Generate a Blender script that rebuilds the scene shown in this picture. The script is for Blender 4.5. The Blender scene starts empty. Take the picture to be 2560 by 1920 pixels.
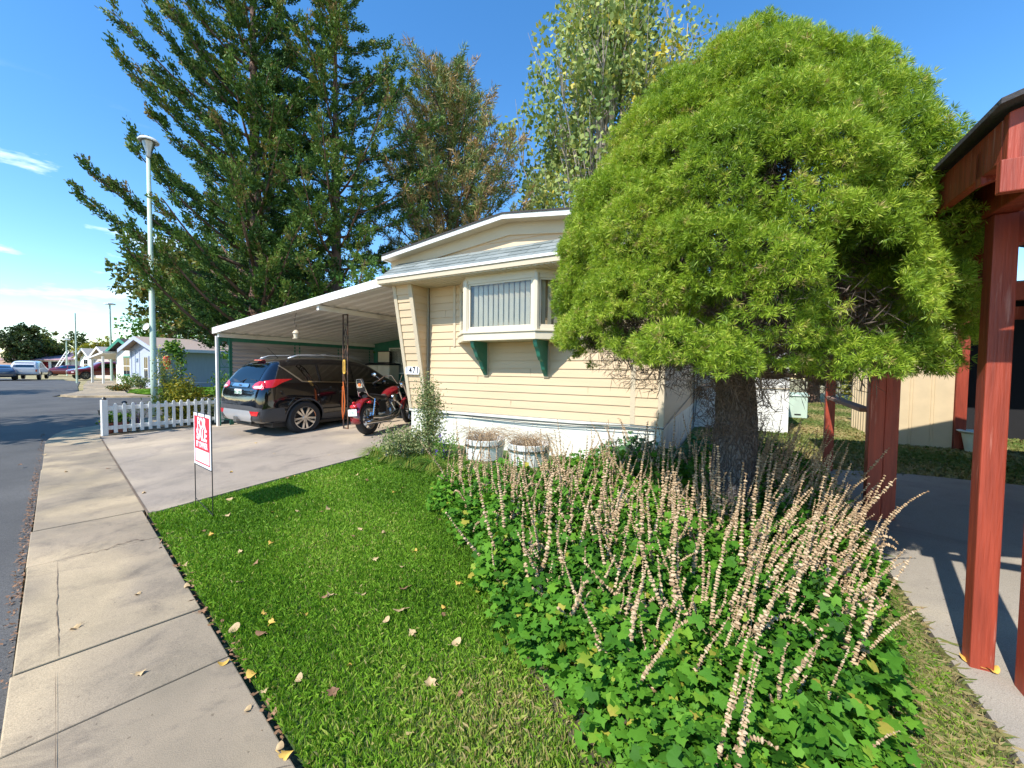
import bpy, bmesh, math, random
import numpy as np
from math import sin, cos, pi, atan, radians, sqrt
from mathutils import Vector, Matrix
from mathutils.bvhtree import BVHTree
random.seed(7); rng = np.random.default_rng(11)
S = bpy.context.scene; COL = S.collection

# ------------------------------------------------------------------ camera
F = 1000.0; CAMH = 1.55; PITCH = atan(38/F); ROLL = .0107
RM = Matrix.Rotation(pi/2-PITCH, 3, 'X') @ Matrix.Rotation(ROLL, 3, 'Z')
CAM = Vector((0, 0, CAMH))
cd = bpy.data.cameras.new('camera'); cam = bpy.data.objects.new('camera', cd); COL.objects.link(cam)
cam.location = CAM; cam.rotation_euler = RM.to_euler()
cd.sensor_fit = 'HORIZONTAL'; cd.sensor_width = 36; cd.lens = 36*F/2560; cd.clip_start = .05; cd.clip_end = 2000
S.camera = cam

# site survey helpers: the photo's ground marks turned into metres on the ground / on a wall
def ray(px, py): return RM @ Vector(((px-1280)/F, -(py-960)/F, -1))
def onplane(px, py, o, n):
    d = ray(px, py); n = Vector(n); return CAM + d*((Vector(o)-CAM).dot(n)/d.dot(n))
def at(px, py, h=0): return onplane(px, py, (0, 0, h), (0, 0, 1))
S0 = at(758, 1920); S1 = at(364.5, 1279)
SD = (S1-S0).xy.normalized(); SN = Vector((-SD.y, SD.x))
if SN.y < 0: SN = -SN
def sst(t): t = min(1, max(0, t)); return t*t*(3-2*t)
def gh(x, y):
    d = (x-S0.x)*SN.x+(y-S0.y)*SN.y; a = x*SD.x+y*SD.y
    return min(.25, max(0, d*.05))*(1-sst((a-9.5)/3.5))
def atg(px, py):
    h = 0
    for i in range(20): q = at(px, py, h); h = gh(q.x, q.y)
    return q
TH = radians(29); U = Vector((cos(TH), -sin(TH), 0)); V = Vector((sin(TH), cos(TH), 0)); Z = Vector((0, 0, 1))
RG = atg(1653, 1167); RG.z = 0
def HL(x, y, z=0): return RG+U*x+V*y+Z*z
def HG(x, y): q = HL(x, y); q.z = gh(q.x, q.y); return q
def loc(q): q = Vector(q)-RG; return Vector((q.dot(U), q.dot(V), q.z))
def LY(px, py, y): return loc(onplane(px, py, HL(0, y), V))
def LX(px, py, x): return loc(onplane(px, py, HL(x, 0), U))
def SW(a, d): p = S0.xy + SN*d + SD*(a-S0.xy.dot(SD)); return (p.x, p.y)   # along / across the sidewalk

# ------------------------------------------------------------------ materials
def newmat(name):
    m = bpy.data.materials.new(name); m.use_nodes = True; nt = m.node_tree; nt.nodes.clear()
    out = nt.nodes.new('ShaderNodeOutputMaterial'); return m, nt, out
def N(nt, t, **k):
    n = nt.nodes.new(t)
    for a, b in k.items():
        if a in n.inputs.keys() if isinstance(a, str) else False: n.inputs[a].default_value = b
        else: setattr(n, a, b)
    return n
def c4(c): return (c[0], c[1], c[2], 1)
def noise(nt, scale, detail=4, rough=.55, coord='Object', stretch=None, dist=0):
    tc = N(nt, 'ShaderNodeTexCoord'); o = tc.outputs[coord]
    if stretch:
        mp = N(nt, 'ShaderNodeMapping'); mp.inputs['Scale'].default_value = stretch; nt.links.new(o, mp.inputs[0]); o = mp.outputs[0]
    n = N(nt, 'ShaderNodeTexNoise'); n.inputs['Scale'].default_value = scale; n.inputs['Detail'].default_value = detail
    n.inputs['Roughness'].default_value = rough; n.inputs['Distortion'].default_value = dist
    nt.links.new(o, n.inputs['Vector']); return n.outputs['Fac']
def ramp(nt, fac, stops):
    r = N(nt, 'ShaderNodeValToRGB'); e = r.color_ramp.elements
    e[0].position, e[0].color = stops[0][0], c4(stops[0][1]); e[1].position, e[1].color = stops[-1][0], c4(stops[-1][1])
    for p, c in stops[1:-1]:
        x = e.new(p); x.color = c4(c)
    nt.links.new(fac, r.inputs[0]); return r.outputs[0]
def mixc(nt, fac, a, b, mode='MIX'):
    m = N(nt, 'ShaderNodeMix', data_type='RGBA', blend_type=mode)
    if isinstance(fac, (int, float)): m.inputs[0].default_value = fac
    else: nt.links.new(fac, m.inputs[0])
    for i, v in ((6, a), (7, b)):
        if isinstance(v, (tuple, list)): m.inputs[i].default_value = c4(v)
        else: nt.links.new(v, m.inputs[i])
    return m.outputs[2]
def bump(nt, h, strength, dist=.01):
    b = N(nt, 'ShaderNodeBump'); b.inputs['Strength'].default_value = strength; b.inputs['Distance'].default_value = dist
    nt.links.new(h, b.inputs['Height']); return b.outputs[0]
def mat(name, col, rough=.6, metal=0, vary=.12, scale=6, bumps=0, bscale=40, spec=.5, coat=0, dirt=None, dscale=2, dlo=.5, dhi=.75, stretch=None):
    m, nt, out = newmat(name); p = N(nt, 'ShaderNodeBsdfPrincipled'); nt.links.new(p.outputs[0], out.inputs[0])
    a = tuple(x*(1-vary) for x in col); b = tuple(min(1, x*(1+vary)) for x in col)
    c = ramp(nt, noise(nt, scale, stretch=stretch), [(.3, a), (.7, b)])
    if dirt:
        f = ramp(nt, noise(nt, dscale, 6, .6, stretch=stretch), [(dlo, (0, 0, 0)), (dhi, (1, 1, 1))]); c = mixc(nt, f, c, dirt)
    nt.links.new(c, p.inputs['Base Color'])
    p.inputs['Roughness'].default_value = rough; p.inputs['Metallic'].default_value = metal
    p.inputs['Specular IOR Level'].default_value = spec; p.inputs['Coat Weight'].default_value = coat
    if bumps: nt.links.new(bump(nt, noise(nt, bscale, 5, stretch=stretch), bumps), p.inputs['Normal'])
    return m
def leafmat(name, stops, trans=.3, rough=.5, nscale=.8, tint=None, spec=.3, ns=.35):
    m, nt, out = newmat(name)
    at_ = N(nt, 'ShaderNodeAttribute', attribute_name='var')
    n = noise(nt, nscale, 3)
    ad = N(nt, 'ShaderNodeMath', operation='MULTIPLY_ADD'); nt.links.new(n, ad.inputs[0]); ad.inputs[1].default_value = ns*2
    s2 = N(nt, 'ShaderNodeMath', operation='SUBTRACT'); nt.links.new(at_.outputs['Fac'], s2.inputs[0]); s2.inputs[1].default_value = ns
    nt.links.new(s2.outputs[0], ad.inputs[2])
    c = ramp(nt, ad.outputs[0], stops)
    p = N(nt, 'ShaderNodeBsdfPrincipled'); nt.links.new(c, p.inputs['Base Color']); p.inputs['Roughness'].default_value = rough
    p.inputs['Specular IOR Level'].default_value = spec
    t = N(nt, 'ShaderNodeBsdfTranslucent'); c2 = mixc(nt, 1.0, c, tint or (1.0, 1.0, .55), 'MULTIPLY'); nt.links.new(c2, t.inputs[0])
    mx = N(nt, 'ShaderNodeMixShader'); mx.inputs[0].default_value = trans
    nt.links.new(p.outputs[0], mx.inputs[1]); nt.links.new(t.outputs[0], mx.inputs[2]); nt.links.new(mx.outputs[0], out.inputs[0])
    return m
def mul(nt, a, f):
    x = N(nt, 'ShaderNodeMath', operation='MULTIPLY'); nt.links.new(a, x.inputs[0]); x.inputs[1].default_value = f; return x.outputs[0]
def glassmat(name, col=(.02, .025, .03), rough=.03, alpha=.45, frk=1):
    m, nt, out = newmat(name); g = N(nt, 'ShaderNodeBsdfGlossy'); g.inputs['Roughness'].default_value = rough; g.inputs[0].default_value = (1, 1, 1, 1)
    t = N(nt, 'ShaderNodeBsdfTransparent'); t.inputs[0].default_value = c4(col)
    fr = N(nt, 'ShaderNodeFresnel'); fr.inputs[0].default_value = 1.5
    ad = N(nt, 'ShaderNodeMath', operation='MAXIMUM'); nt.links.new(mul(nt, fr.outputs[0], frk), ad.inputs[0]); ad.inputs[1].default_value = alpha
    mx = N(nt, 'ShaderNodeMixShader'); nt.links.new(ad.outputs[0], mx.inputs[0]); nt.links.new(t.outputs[0], mx.inputs[1]); nt.links.new(g.outputs[0], mx.inputs[2])
    nt.links.new(mx.outputs[0], out.inputs[0]); return m

M = {}
M['siding'] = mat('cream_siding', (.62, .465, .29), .55, vary=.07, scale=1.5, bumps=.05, bscale=90, stretch=(.4, .4, 6), dirt=(.45, .37, .25), dscale=1.2, dlo=.58, dhi=.9)
M['trim'] = mat('tan_trim', (.56, .47, .33), .5, vary=.04, scale=3, dirt=(.42, .36, .27), dscale=3, dlo=.6, dhi=.9)
M['white'] = mat('white_paint', (.78, .77, .72), .5, vary=.03, scale=2, dirt=(.55, .53, .47), dscale=2.5, dlo=.58, dhi=.9)
M['skirt'] = mat('white_skirting', (.74, .73, .64), .55, vary=.03, scale=1, dirt=(.52, .48, .38), dscale=1.3, dlo=.55, dhi=.9, stretch=(1, 1, .3))
M['vinyl'] = mat('ivory_vinyl', (.68, .60, .45), .4, vary=.03)
M['glass'] = glassmat('window_glass', (.92, .93, .92), .02, .04, .55)
M['dkglass'] = glassmat('tinted_glass', (.03, .035, .04), .02, .16)
M['blind'] = mat('blind_fabric', (.88, .77, .58), .8, vary=.08, scale=3)
M['dark'] = mat('dark_interior', (.012, .012, .014), .9)  # near-black that stands in for shade inside rooms and openings
M['green'] = mat('green_paint', (.035, .20, .135), .5, vary=.15, dirt=(.08, .2, .16), dscale=5)
M['mint'] = mat('mint_steel', (.50, .62, .50), .5, vary=.08, dirt=(.35, .42, .36), dscale=1.5, dlo=.55, dhi=.8, stretch=(1, 1, .3))
M['alu'] = mat('white_aluminium', (.86, .85, .81), .4, vary=.05, scale=2, dirt=(.5, .47, .4), dscale=1.2, dlo=.55, dhi=.85)
M['corr'] = mat('weathered_panel', (.42, .39, .38), .4, vary=.25, scale=3, stretch=(1, .3, 4), metal=.2)
M['iron'] = mat('rusty_iron', (.05, .035, .03), .6, vary=.3, dirt=(.25, .12, .06), dscale=8, dlo=.5, dhi=.7)
M['black'] = mat('black_paint', (.015, .015, .017), .4)
M['rubber'] = mat('rubber', (.022, .022, .023), .75, bumps=.2, bscale=60)
M['chrome'] = mat('chrome', (.75, .76, .78), .12, 1, vary=.02)
M['steel'] = mat('dull_steel', (.35, .34, .33), .35, .9, vary=.1)
M['carpaint'] = mat('black_car_paint', (.005, .005, .007), .08, 0, vary=.05, coat=1, spec=.6)
M['clad'] = mat('grey_cladding', (.055, .055, .06), .6)
M['silver'] = mat('silver_paint', (.5, .51, .53), .3, .4, vary=.03, coat=.5)
M['redlens'] = mat('red_lens', (.6, .01, .015), .12, vary=.15, scale=20, coat=1)
M['clearlens'] = mat('clear_lens', (.72, .55, .55), .1, vary=.3, scale=25, coat=1)
M['redpaint'] = mat('red_bike_paint', (.20, .006, .012), .15, vary=.1, coat=1)
M['barn'] = mat('barn_red_wood', (.30, .045, .020), .55, vary=.3, scale=6, bumps=.5, bscale=22, stretch=(5, 5, .35), dirt=(.46, .17, .12), dscale=7, dlo=.62, dhi=.72)
M['wood'] = mat('bare_wood', (.36, .22, .17), .8, vary=.2, stretch=(1, .2, 1))
M['shingle'] = None
M['roofdark'] = mat('dark_shingle', (.05, .045, .045), .9, bumps=.6, bscale=60)
M['tansteel'] = mat('tan_shed_panel', (.60, .47, .29), .5, vary=.05, dirt=(.45, .34, .2), dscale=1.5, dlo=.6, dhi=.9)
M['bark'] = None
M['twig'] = mat('twig', (.13, .095, .075), .9, vary=.35, scale=9)
M['greytwig'] = mat('grey_branch', (.34, .29, .23), .85, vary=.25, scale=3, bumps=.3, bscale=20)
M['brownbark'] = mat('brown_bark', (.16, .095, .065), .9, vary=.3, scale=4, bumps=.6, bscale=12)
M['signred'] = mat('sign_red', (.62, .02, .045), .45, vary=.02)
M['signwhite'] = mat('sign_white', (.80, .80, .83), .45, vary=.02)
M['terracotta'] = mat('terracotta', (.30, .09, .06), .8)
M['feeder'] = mat('red_feeder', (.75, .06, .02), .25, coat=.5)
M['yellow'] = mat('yellow_enamel', (.65, .38, .06), .45)
M['orange'] = mat('orange_cord', (.7, .16, .03), .5)
M['bluewall'] = mat('blue_grey_siding', (.19, .26, .36), .6, vary=.06, stretch=(3, 3, .2))
M['bluefront'] = mat('pale_blue_siding', (.44, .49, .60), .6, vary=.05)
M['tanroof'] = mat('tan_shingle', (.36, .28, .23), .9, vary=.15, scale=30)
M['greenroof'] = mat('green_trim', (.01, .22, .14), .5)
M['greyroof'] = mat('grey_shingle', (.30, .28, .25), .9, vary=.15, scale=10)
M['truckwhite'] = mat('white_car_paint', (.66, .67, .70), .25, coat=1, vary=.03)
M['bluecar'] = mat('dark_blue_car_paint', (.05, .09, .16), .2, coat=1, vary=.03)
M['carred'] = mat('dark_red_car_paint', (.14, .008, .012), .2, coat=1, vary=.03)
M['seat'] = mat('black_leather', (.02, .02, .022), .45, bumps=.1)
M['plate'] = mat('licence_plate_white', (.72, .75, .72), .4)
M['plategreen'] = mat('plate_green', (.05, .22, .12), .4)
M['stem'] = mat('dry_stem', (.42, .30, .18), .8, vary=.2)
M['seedhead'] = leafmat('dry_seed_head', [(0, (.20, .12, .06)), (.45, (.50, .34, .19)), (1, (.76, .57, .37))], .15, .8, 9, (1, .8, .6), ns=.4)
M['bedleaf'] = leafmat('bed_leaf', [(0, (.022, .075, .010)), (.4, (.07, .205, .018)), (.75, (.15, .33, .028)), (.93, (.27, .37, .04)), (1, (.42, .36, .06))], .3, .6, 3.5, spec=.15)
M['mallow'] = leafmat('mallow_leaf', [(0, (.03, .10, .03)), (1, (.12, .26, .09))], .25, .5, 2)
M['grass'] = leafmat('grass_blade', [(0, (.085, .19, .015)), (.36, (.18, .36, .026)), (.64, (.30, .47, .05)), (.84, (.44, .45, .12)), (1, (.52, .40, .19))], .3, .5, .9, spec=.25, ns=.3)
M['drygrass'] = leafmat('dry_grass', [(0, (.10, .16, .03)), (.45, (.25, .24, .08)), (1, (.48, .36, .18))], .2, .7, .6)
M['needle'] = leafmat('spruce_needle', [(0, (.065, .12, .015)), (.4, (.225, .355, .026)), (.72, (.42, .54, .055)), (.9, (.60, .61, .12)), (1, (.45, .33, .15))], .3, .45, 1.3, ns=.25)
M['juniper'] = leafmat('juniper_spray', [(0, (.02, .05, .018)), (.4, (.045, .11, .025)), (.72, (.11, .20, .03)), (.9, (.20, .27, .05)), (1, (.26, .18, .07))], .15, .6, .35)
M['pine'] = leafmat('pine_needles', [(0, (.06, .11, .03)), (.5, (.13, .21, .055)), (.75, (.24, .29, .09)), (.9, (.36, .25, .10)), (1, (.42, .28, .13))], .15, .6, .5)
M['cotton'] = leafmat('cottonwood_leaf', [(0, (.12, .19, .055)), (.4, (.26, .35, .105)), (.7, (.46, .48, .14)), (1, (.78, .58, .06))], .25, .5, .35, spec=.25)
M['maple'] = leafmat('maple_leaf', [(0, (.05, .08, .02)), (.45, (.12, .17, .03)), (.75, (.25, .21, .04)), (1, (.42, .18, .05))], .25, .5, .3)
M['bright'] = leafmat('bright_leaf', [(0, (.04, .12, .015)), (.6, (.12, .26, .03)), (1, (.30, .36, .05))], .3, .5, .8)
M['yellowleaf'] = leafmat('yellow_green_leaf', [(0, (.10, .15, .02)), (.5, (.30, .30, .03)), (1, (.48, .36, .03))], .3, .5, .5)
M['farleaf'] = leafmat('far_leaf', [(0, (.02, .04, .015)), (.5, (.055, .09, .025)), (1, (.13, .15, .03))], .15, .6, .15)
M['purple'] = leafmat('purple_petal', [(0, (.10, .04, .38)), (1, (.30, .18, .62))], .3, .5, 5)
M['shrub'] = leafmat('variegated_leaf', [(0, (.06, .12, .04)), (.5, (.18, .25, .08)), (1, (.50, .46, .22))], .25, .5, 4)
M['daylily'] = leafmat('daylily_blade', [(0, (.06, .16, .02)), (.6, (.17, .30, .04)), (1, (.38, .36, .08))], .3, .4, 2)
def leafcol(name, c): return mat(name, c, .7, vary=.25, scale=25)
M['lf1'] = leafcol('tan_fallen_leaf', (.52, .36, .18)); M['lf2'] = leafcol('yellow_fallen_leaf', (.62, .38, .07)); M['lf3'] = leafcol('brown_fallen_leaf', (.27, .14, .07))

def concrete(name, base, warm, dark, sc=1.0):
    m, nt, out = newmat(name); p = N(nt, 'ShaderNodeBsdfPrincipled'); nt.links.new(p.outputs[0], out.inputs[0])
    c = ramp(nt, noise(nt, 1.1*sc, 5, .6), [(.36, base), (.62, warm)])
    st = ramp(nt, noise(nt, 2.3*sc, 8, .72, dist=.6), [(.50, (0, 0, 0)), (.72, (1, 1, 1))]); c = mixc(nt, st, c, dark)
    pt = ramp(nt, noise(nt, .45*sc, 3, .5, dist=1.2), [(.46, (.80, .79, .80)), (.56, (1.12, 1.08, 1.0))]); c = mixc(nt, 1.0, c, pt, 'MULTIPLY')
    sp = ramp(nt, noise(nt, 34, 2, .5), [(.70, (1, 1, 1)), (.76, (.62, .60, .58))]); c = mixc(nt, 1.0, c, sp, 'MULTIPLY')
    g = ramp(nt, noise(nt, 260, 3, .6), [(.32, (.66, .66, .66)), (.6, (1.1, 1.1, 1.1))]); c = mixc(nt, 1.0, c, g, 'MULTIPLY')
    st2 = ramp(nt, noise(nt, 9*sc, 4, .6), [(.66, (0, 0, 0)), (.74, (1, 1, 1))]); c = mixc(nt, mul(nt, st2, .5), c, dark)
    nt.links.new(c, p.inputs['Base Color']); p.inputs['Roughness'].default_value = .85
    nt.links.new(bump(nt, noise(nt, 120, 6, .7), .25, .004), p.inputs['Normal']); return m
def mul(nt, a, f):
    x = N(nt, 'ShaderNodeMath', operation='MULTIPLY'); nt.links.new(a, x.inputs[0]); x.inputs[1].default_value = f; return x.outputs[0]
M['walk'] = concrete('sidewalk_concrete', (.32, .26, .175), (.46, .365, .245), (.19, .155, .115))
M['drive'] = concrete('driveway_concrete', (.39, .325, .245), (.475, .39, .30), (.25, .21, .17), .6)
M['slab'] = concrete('patio_concrete', (.40, .355, .28), (.46, .41, .33), (.31, .27, .22), .7)
def asphalt():
    m, nt, out = newmat('asphalt'); p = N(nt, 'ShaderNodeBsdfPrincipled'); nt.links.new(p.outputs[0], out.inputs[0])
    c = ramp(nt, noise(nt, .7, 5, .6), [(.3, (.062, .059, .055)), (.7, (.115, .109, .10))])
    g = ramp(nt, noise(nt, 190, 2, .7), [(.35, (.55, .55, .55)), (.68, (1.5, 1.5, 1.5))]); c = mixc(nt, 1.0, c, g, 'MULTIPLY')
    nt.links.new(c, p.inputs['Base Color']); p.inputs['Roughness'].default_value = .8
    nt.links.new(bump(nt, noise(nt, 160, 3, .7), .5, .006), p.inputs['Normal']); return m
M['asphalt'] = asphalt()
def shingle():
    m, nt, out = newmat('grey_green_shingle'); p = N(nt, 'ShaderNodeBsdfPrincipled'); nt.links.new(p.outputs[0], out.inputs[0])
    b = N(nt, 'ShaderNodeAttribute', attribute_name='var')
    c = ramp(nt, b.outputs['Fac'], [(0, (.17, .195, .185)), (1, (.26, .285, .27))])
    g = ramp(nt, noise(nt, 150, 2), [(.35, (.8, .8, .8)), (.65, (1.15, 1.15, 1.15))]); c = mixc(nt, 1.0, c, g, 'MULTIPLY')
    nt.links.new(c, p.inputs['Base Color']); p.inputs['Roughness'].default_value = .9; return m
M['shingle'] = shingle()
def barkmat():
    m, nt, out = newmat('rough_grey_bark'); p = N(nt, 'ShaderNodeBsdfPrincipled'); nt.links.new(p.outputs[0], out.inputs[0])
    tc = N(nt, 'ShaderNodeTexCoord'); mp = N(nt, 'ShaderNodeMapping'); mp.inputs['Scale'].default_value = (1.5, 1.5, .42)
    dn = N(nt, 'ShaderNodeTexNoise'); dn.inputs['Scale'].default_value = 9; dn.inputs['Detail'].default_value = 5; nt.links.new(tc.outputs['Object'], dn.inputs['Vector']); dm = mixc(nt, .12, tc.outputs['Object'], dn.outputs['Color'], 'ADD'); nt.links.new(dm, mp.inputs[0])
    v = N(nt, 'ShaderNodeTexVoronoi', feature='DISTANCE_TO_EDGE'); v.inputs['Scale'].default_value = 26; nt.links.new(mp.outputs[0], v.inputs['Vector'])
    c = ramp(nt, v.outputs[0], [(.0, (.035, .026, .022)), (.12, (.13, .11, .10)), (.5, (.27, .25, .235))])
    c = mixc(nt, ramp(nt, noise(nt, 5, 4), [(.45, (0, 0, 0)), (.7, (1, 1, 1))]), c, (.12, .085, .065))
    nt.links.new(c, p.inputs['Base Color']); p.inputs['Roughness'].default_value = .95
    nt.links.new(bump(nt, v.outputs[0], 1, .04), p.inputs['Normal']); return m
M['bark'] = barkmat()
def soil(name, a, b, c_, s=3):
    m, nt, out = newmat(name); p = N(nt, 'ShaderNodeBsdfPrincipled'); nt.links.new(p.outputs[0], out.inputs[0])
    c = ramp(nt, noise(nt, s, 8, .65), [(.3, a), (.5, b), (.72, c_)])
    c = mixc(nt, 1.0, c, ramp(nt, noise(nt, 60, 3), [(.3, (.6, .6, .6)), (.7, (1.3, 1.3, 1.3))]), 'MULTIPLY')
    nt.links.new(c, p.inputs['Base Color']); p.inputs['Roughness'].default_value = .95
    nt.links.new(bump(nt, noise(nt, 50, 5), .6, .02), p.inputs['Normal']); return m
M['dirt'] = soil('dirt', (.10, .07, .045), (.17, .12, .08), (.25, .19, .13))
M['lawn'] = soil('lawn_soil', (.035, .07, .012), (.06, .11, .018), (.12, .13, .04), 1.2)
M['yard'] = soil('patchy_yard', (.12, .19, .035), (.36, .29, .14), (.50, .38, .23), .7)
M['bed'] = soil('bed_soil', (.05, .04, .025), (.10, .08, .05), (.20, .15, .09), 5)

# ------------------------------------------------------------------ object helpers
def tag(o, label=None, cat=None, group=None, kind=None):
    if label: o['label'] = label
    if cat: o['category'] = cat
    if group: o['group'] = group
    if kind: o['kind'] = kind
    return o
def thing(name, label, cat, p=(0, 0, 0), rz=0, group=None):
    o = bpy.data.objects.new(name, None); COL.objects.link(o); o.empty_display_size = .1
    o.location = p; o.rotation_euler = (0, 0, rz); return tag(o, label, cat, group)
def link(name, me, parent=None):
    o = bpy.data.objects.new(name, me); COL.objects.link(o)
    if parent: o.parent = parent
    return o
def npmesh(name, verts, fs, material, parent=None, var=None, smooth=False):
    """verts (n,3); fs (m,k) all faces same size k"""
    me = bpy.data.meshes.new(name); fs = np.asarray(fs, dtype=np.int32); v = np.asarray(verts, dtype=np.float32)
    k = fs.shape[1]
    me.vertices.add(len(v)); me.vertices.foreach_set('co', v.ravel())
    me.loops.add(fs.size); me.loops.foreach_set('vertex_index', fs.ravel())
    me.polygons.add(len(fs)); me.polygons.foreach_set('loop_start', np.arange(0, fs.size, k, dtype=np.int32))
    me.polygons.foreach_set('loop_total', np.full(len(fs), k, dtype=np.int32))
    if smooth: me.polygons.foreach_set('use_smooth', np.ones(len(fs), dtype=bool))
    me.update(calc_edges=True)
    if var is not None:
        a = me.attributes.new('var', 'FLOAT', 'POINT'); a.data.foreach_set('value', np.asarray(var, dtype=np.float32))
    me.materials.append(material); return link(name, me, parent)
class MB:
    def __init__(s): s.v = []; s.f = []; s.m = []; s.cur = 0; s.var = []
    def add(s, vs, fs):
        b = len(s.v); s.v += [tuple(x) for x in vs]; s.f += [tuple(i+b for i in f) for f in fs]; s.m += [s.cur]*len(fs); return s
    def poly(s, *p): return s.add(p, [tuple(range(len(p)))])
    def box(s, x0, x1, y0, y1, z0, z1):
        return s.add([(x, y, z) for z in (z0, z1) for y in (y0, y1) for x in (x0, x1)], [(0, 2, 3, 1), (4, 5, 7, 6), (0, 1, 5, 4), (2, 6, 7, 3), (0, 4, 6, 2), (1, 3, 7, 5)])
    def hexa(s, a, b):   # two quads
        return s.add(list(a)+list(b), [(3, 2, 1, 0), (4, 5, 6, 7), (0, 1, 5, 4), (1, 2, 6, 5), (2, 3, 7, 6), (3, 0, 4, 7)])
    def prism(s, pts, off):
        n = len(pts); off = Vector(off); a = [Vector(p) for p in pts]; b = [p+off for p in a]
        return s.add(a+b, [tuple(range(n-1, -1, -1)), tuple(range(n, 2*n))]+[(i, (i+1) % n, n+(i+1) % n, n+i) for i in range(n)])
    def tube(s, pts, r, n=8, cap=True):
        P = [Vector(p) for p in pts]; R = r if isinstance(r, (list, tuple)) else [r]*len(P); vs = []; fs = []
        up = None
        for i, p in enumerate(P):
            d = (P[min(i+1, len(P)-1)]-P[max(i-1, 0)])
            if d.length < 1e-9: d = Vector((0, 0, 1))
            d.normalize()
            if up is None: up = Vector((0, 0, 1)) if abs(d.z) < .9 else Vector((1, 0, 0))
            a = d.cross(up)
            if a.length < 1e-4: a = d.cross(Vector((0, 1, 0)))
            a.normalize(); b = d.cross(a); up = a.cross(d)
            for k in range(n):
                t = 2*pi*k/n; vs.append(p+a*cos(t)*R[i]+b*sin(t)*R[i])
        for i in range(len(P)-1):
            for k in range(n):
                k2 = (k+1) % n; fs.append((i*n+k, i*n+k2, (i+1)*n+k2, (i+1)*n+k))
        if cap: fs += [tuple(range(n)), tuple(range((len(P)-1)*n+n-1, (len(P)-1)*n-1, -1))]
        return s.add(vs, fs)
    def lathe(s, prof, c=(0, 0, 0), axis='z', n=24):
        vs = []; fs = []
        for (r, h) in prof:
            for k in range(n):
                t = 2*pi*k/n; x, y = r*cos(t), r*sin(t)
                q = {'z': (x, y, h), 'x': (h, x, y), 'y': (x, h, y)}[axis]; vs.append((q[0]+c[0], q[1]+c[1], q[2]+c[2]))
        for i in range(len(prof)-1):
            for k in range(n):
                k2 = (k+1) % n; fs.append((i*n+k, i*n+k2, (i+1)*n+k2, (i+1)*n+k))
        return s.add(vs, fs)
    def ball(s, c, r, n=8, m=6):
        rx, ry, rz_ = r if isinstance(r, tuple) else (r, r, r); vs = []; fs = []
        for i in range(m+1):
            ph = pi*i/m
            for k in range(n):
                t = 2*pi*k/n; vs.append((c[0]+rx*sin(ph)*cos(t), c[1]+ry*sin(ph)*sin(t), c[2]+rz_*cos(ph)))
        for i in range(m):
            for k in range(n): fs.append((i*n+k, (i+1)*n+k, (i+1)*n+(k+1) % n, i*n+(k+1) % n))
        return s.add(vs, fs)
    def build(s, name, mats, parent=None, smooth=False, bevel=0, fix=True, sub=0):
        me = bpy.data.meshes.new(name); me.from_pydata(s.v, [], s.f)
        ms = mats if isinstance(mats, (list, tuple)) else [mats]
        for m in ms: me.materials.append(m)
        if len(ms) > 1: me.polygons.foreach_set('material_index', s.m)
        if s.var: a = me.attributes.new('var', 'FLOAT', 'POINT'); a.data.foreach_set('value', s.var)
        if fix:
            bm = bmesh.new(); bm.from_mesh(me); bmesh.ops.remove_doubles(bm, verts=bm.verts, dist=1e-5) if not s.var else None
            bmesh.ops.recalc_face_normals(bm, faces=bm.faces); bm.to_mesh(me); bm.free()
        if smooth:
            me.polygons.foreach_set('use_smooth', [True]*len(me.polygons))
            if smooth == 'auto': me.set_sharp_from_angle(angle=radians(38))
        o = link(name, me, parent)
        if bevel:
            b = o.modifiers.new('bevel', 'BEVEL'); b.width = bevel; b.segments = 2; b.limit_method = 'ANGLE'
        if sub:
            b = o.modifiers.new('sub', 'SUBSURF'); b.levels = sub; b.render_levels = sub
        return o
def bend(p0, p1, p2, n=8):
    p0, p1, p2 = map(Vector, (p0, p1, p2)); return [p0*(1-t)**2+p1*2*t*(1-t)+p2*t*t for t in [i/n for i in range(n+1)]]
def text_part(name, body, size, material, parent, M4, extrude=.002, bold=0, sx=1):
    c = bpy.data.curves.new(name, 'FONT'); c.body = body; c.size = size; c.extrude = extrude; c.offset = bold; c.align_x = 'CENTER'; c.align_y = 'CENTER'
    t = bpy.data.objects.new('tmp', c); COL.objects.link(t); bpy.context.view_layer.update()
    me = bpy.data.meshes.new_from_object(t.evaluated_get(bpy.context.evaluated_depsgraph_get())); bpy.data.objects.remove(t); bpy.data.curves.remove(c)
    me.transform(M4 @ Matrix.Diagonal((sx, 1, 1, 1))); me.materials.clear(); me.materials.append(material); me.name = name
    return link(name, me, parent)
def baked(o):
    bpy.context.view_layer.update(); dg = bpy.context.evaluated_depsgraph_get(); return bpy.data.meshes.new_from_object(o.evaluated_get(dg))
def inpoly(P, poly):
    x, y = P[:, 0], P[:, 1]; r = np.zeros(len(P), bool); n = len(poly)
    for i in range(n):
        x0, y0 = poly[i][0], poly[i][1]; x1, y1 = poly[(i+1) % n][0], poly[(i+1) % n][1]
        c = ((y0 > y) != (y1 > y)) & (x < (x1-x0)*(y-y0)/(y1-y0+1e-12)+x0); r ^= c
    return r
def ghn(x, y):
    d = (x-S0.x)*SN.x+(y-S0.y)*SN.y; a = x*SD.x+y*SD.y; t = np.clip((a-9.5)/3.5, 0, 1)
    return np.clip(d*.05, 0, .25)*(1-t*t*(3-2*t))
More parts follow.
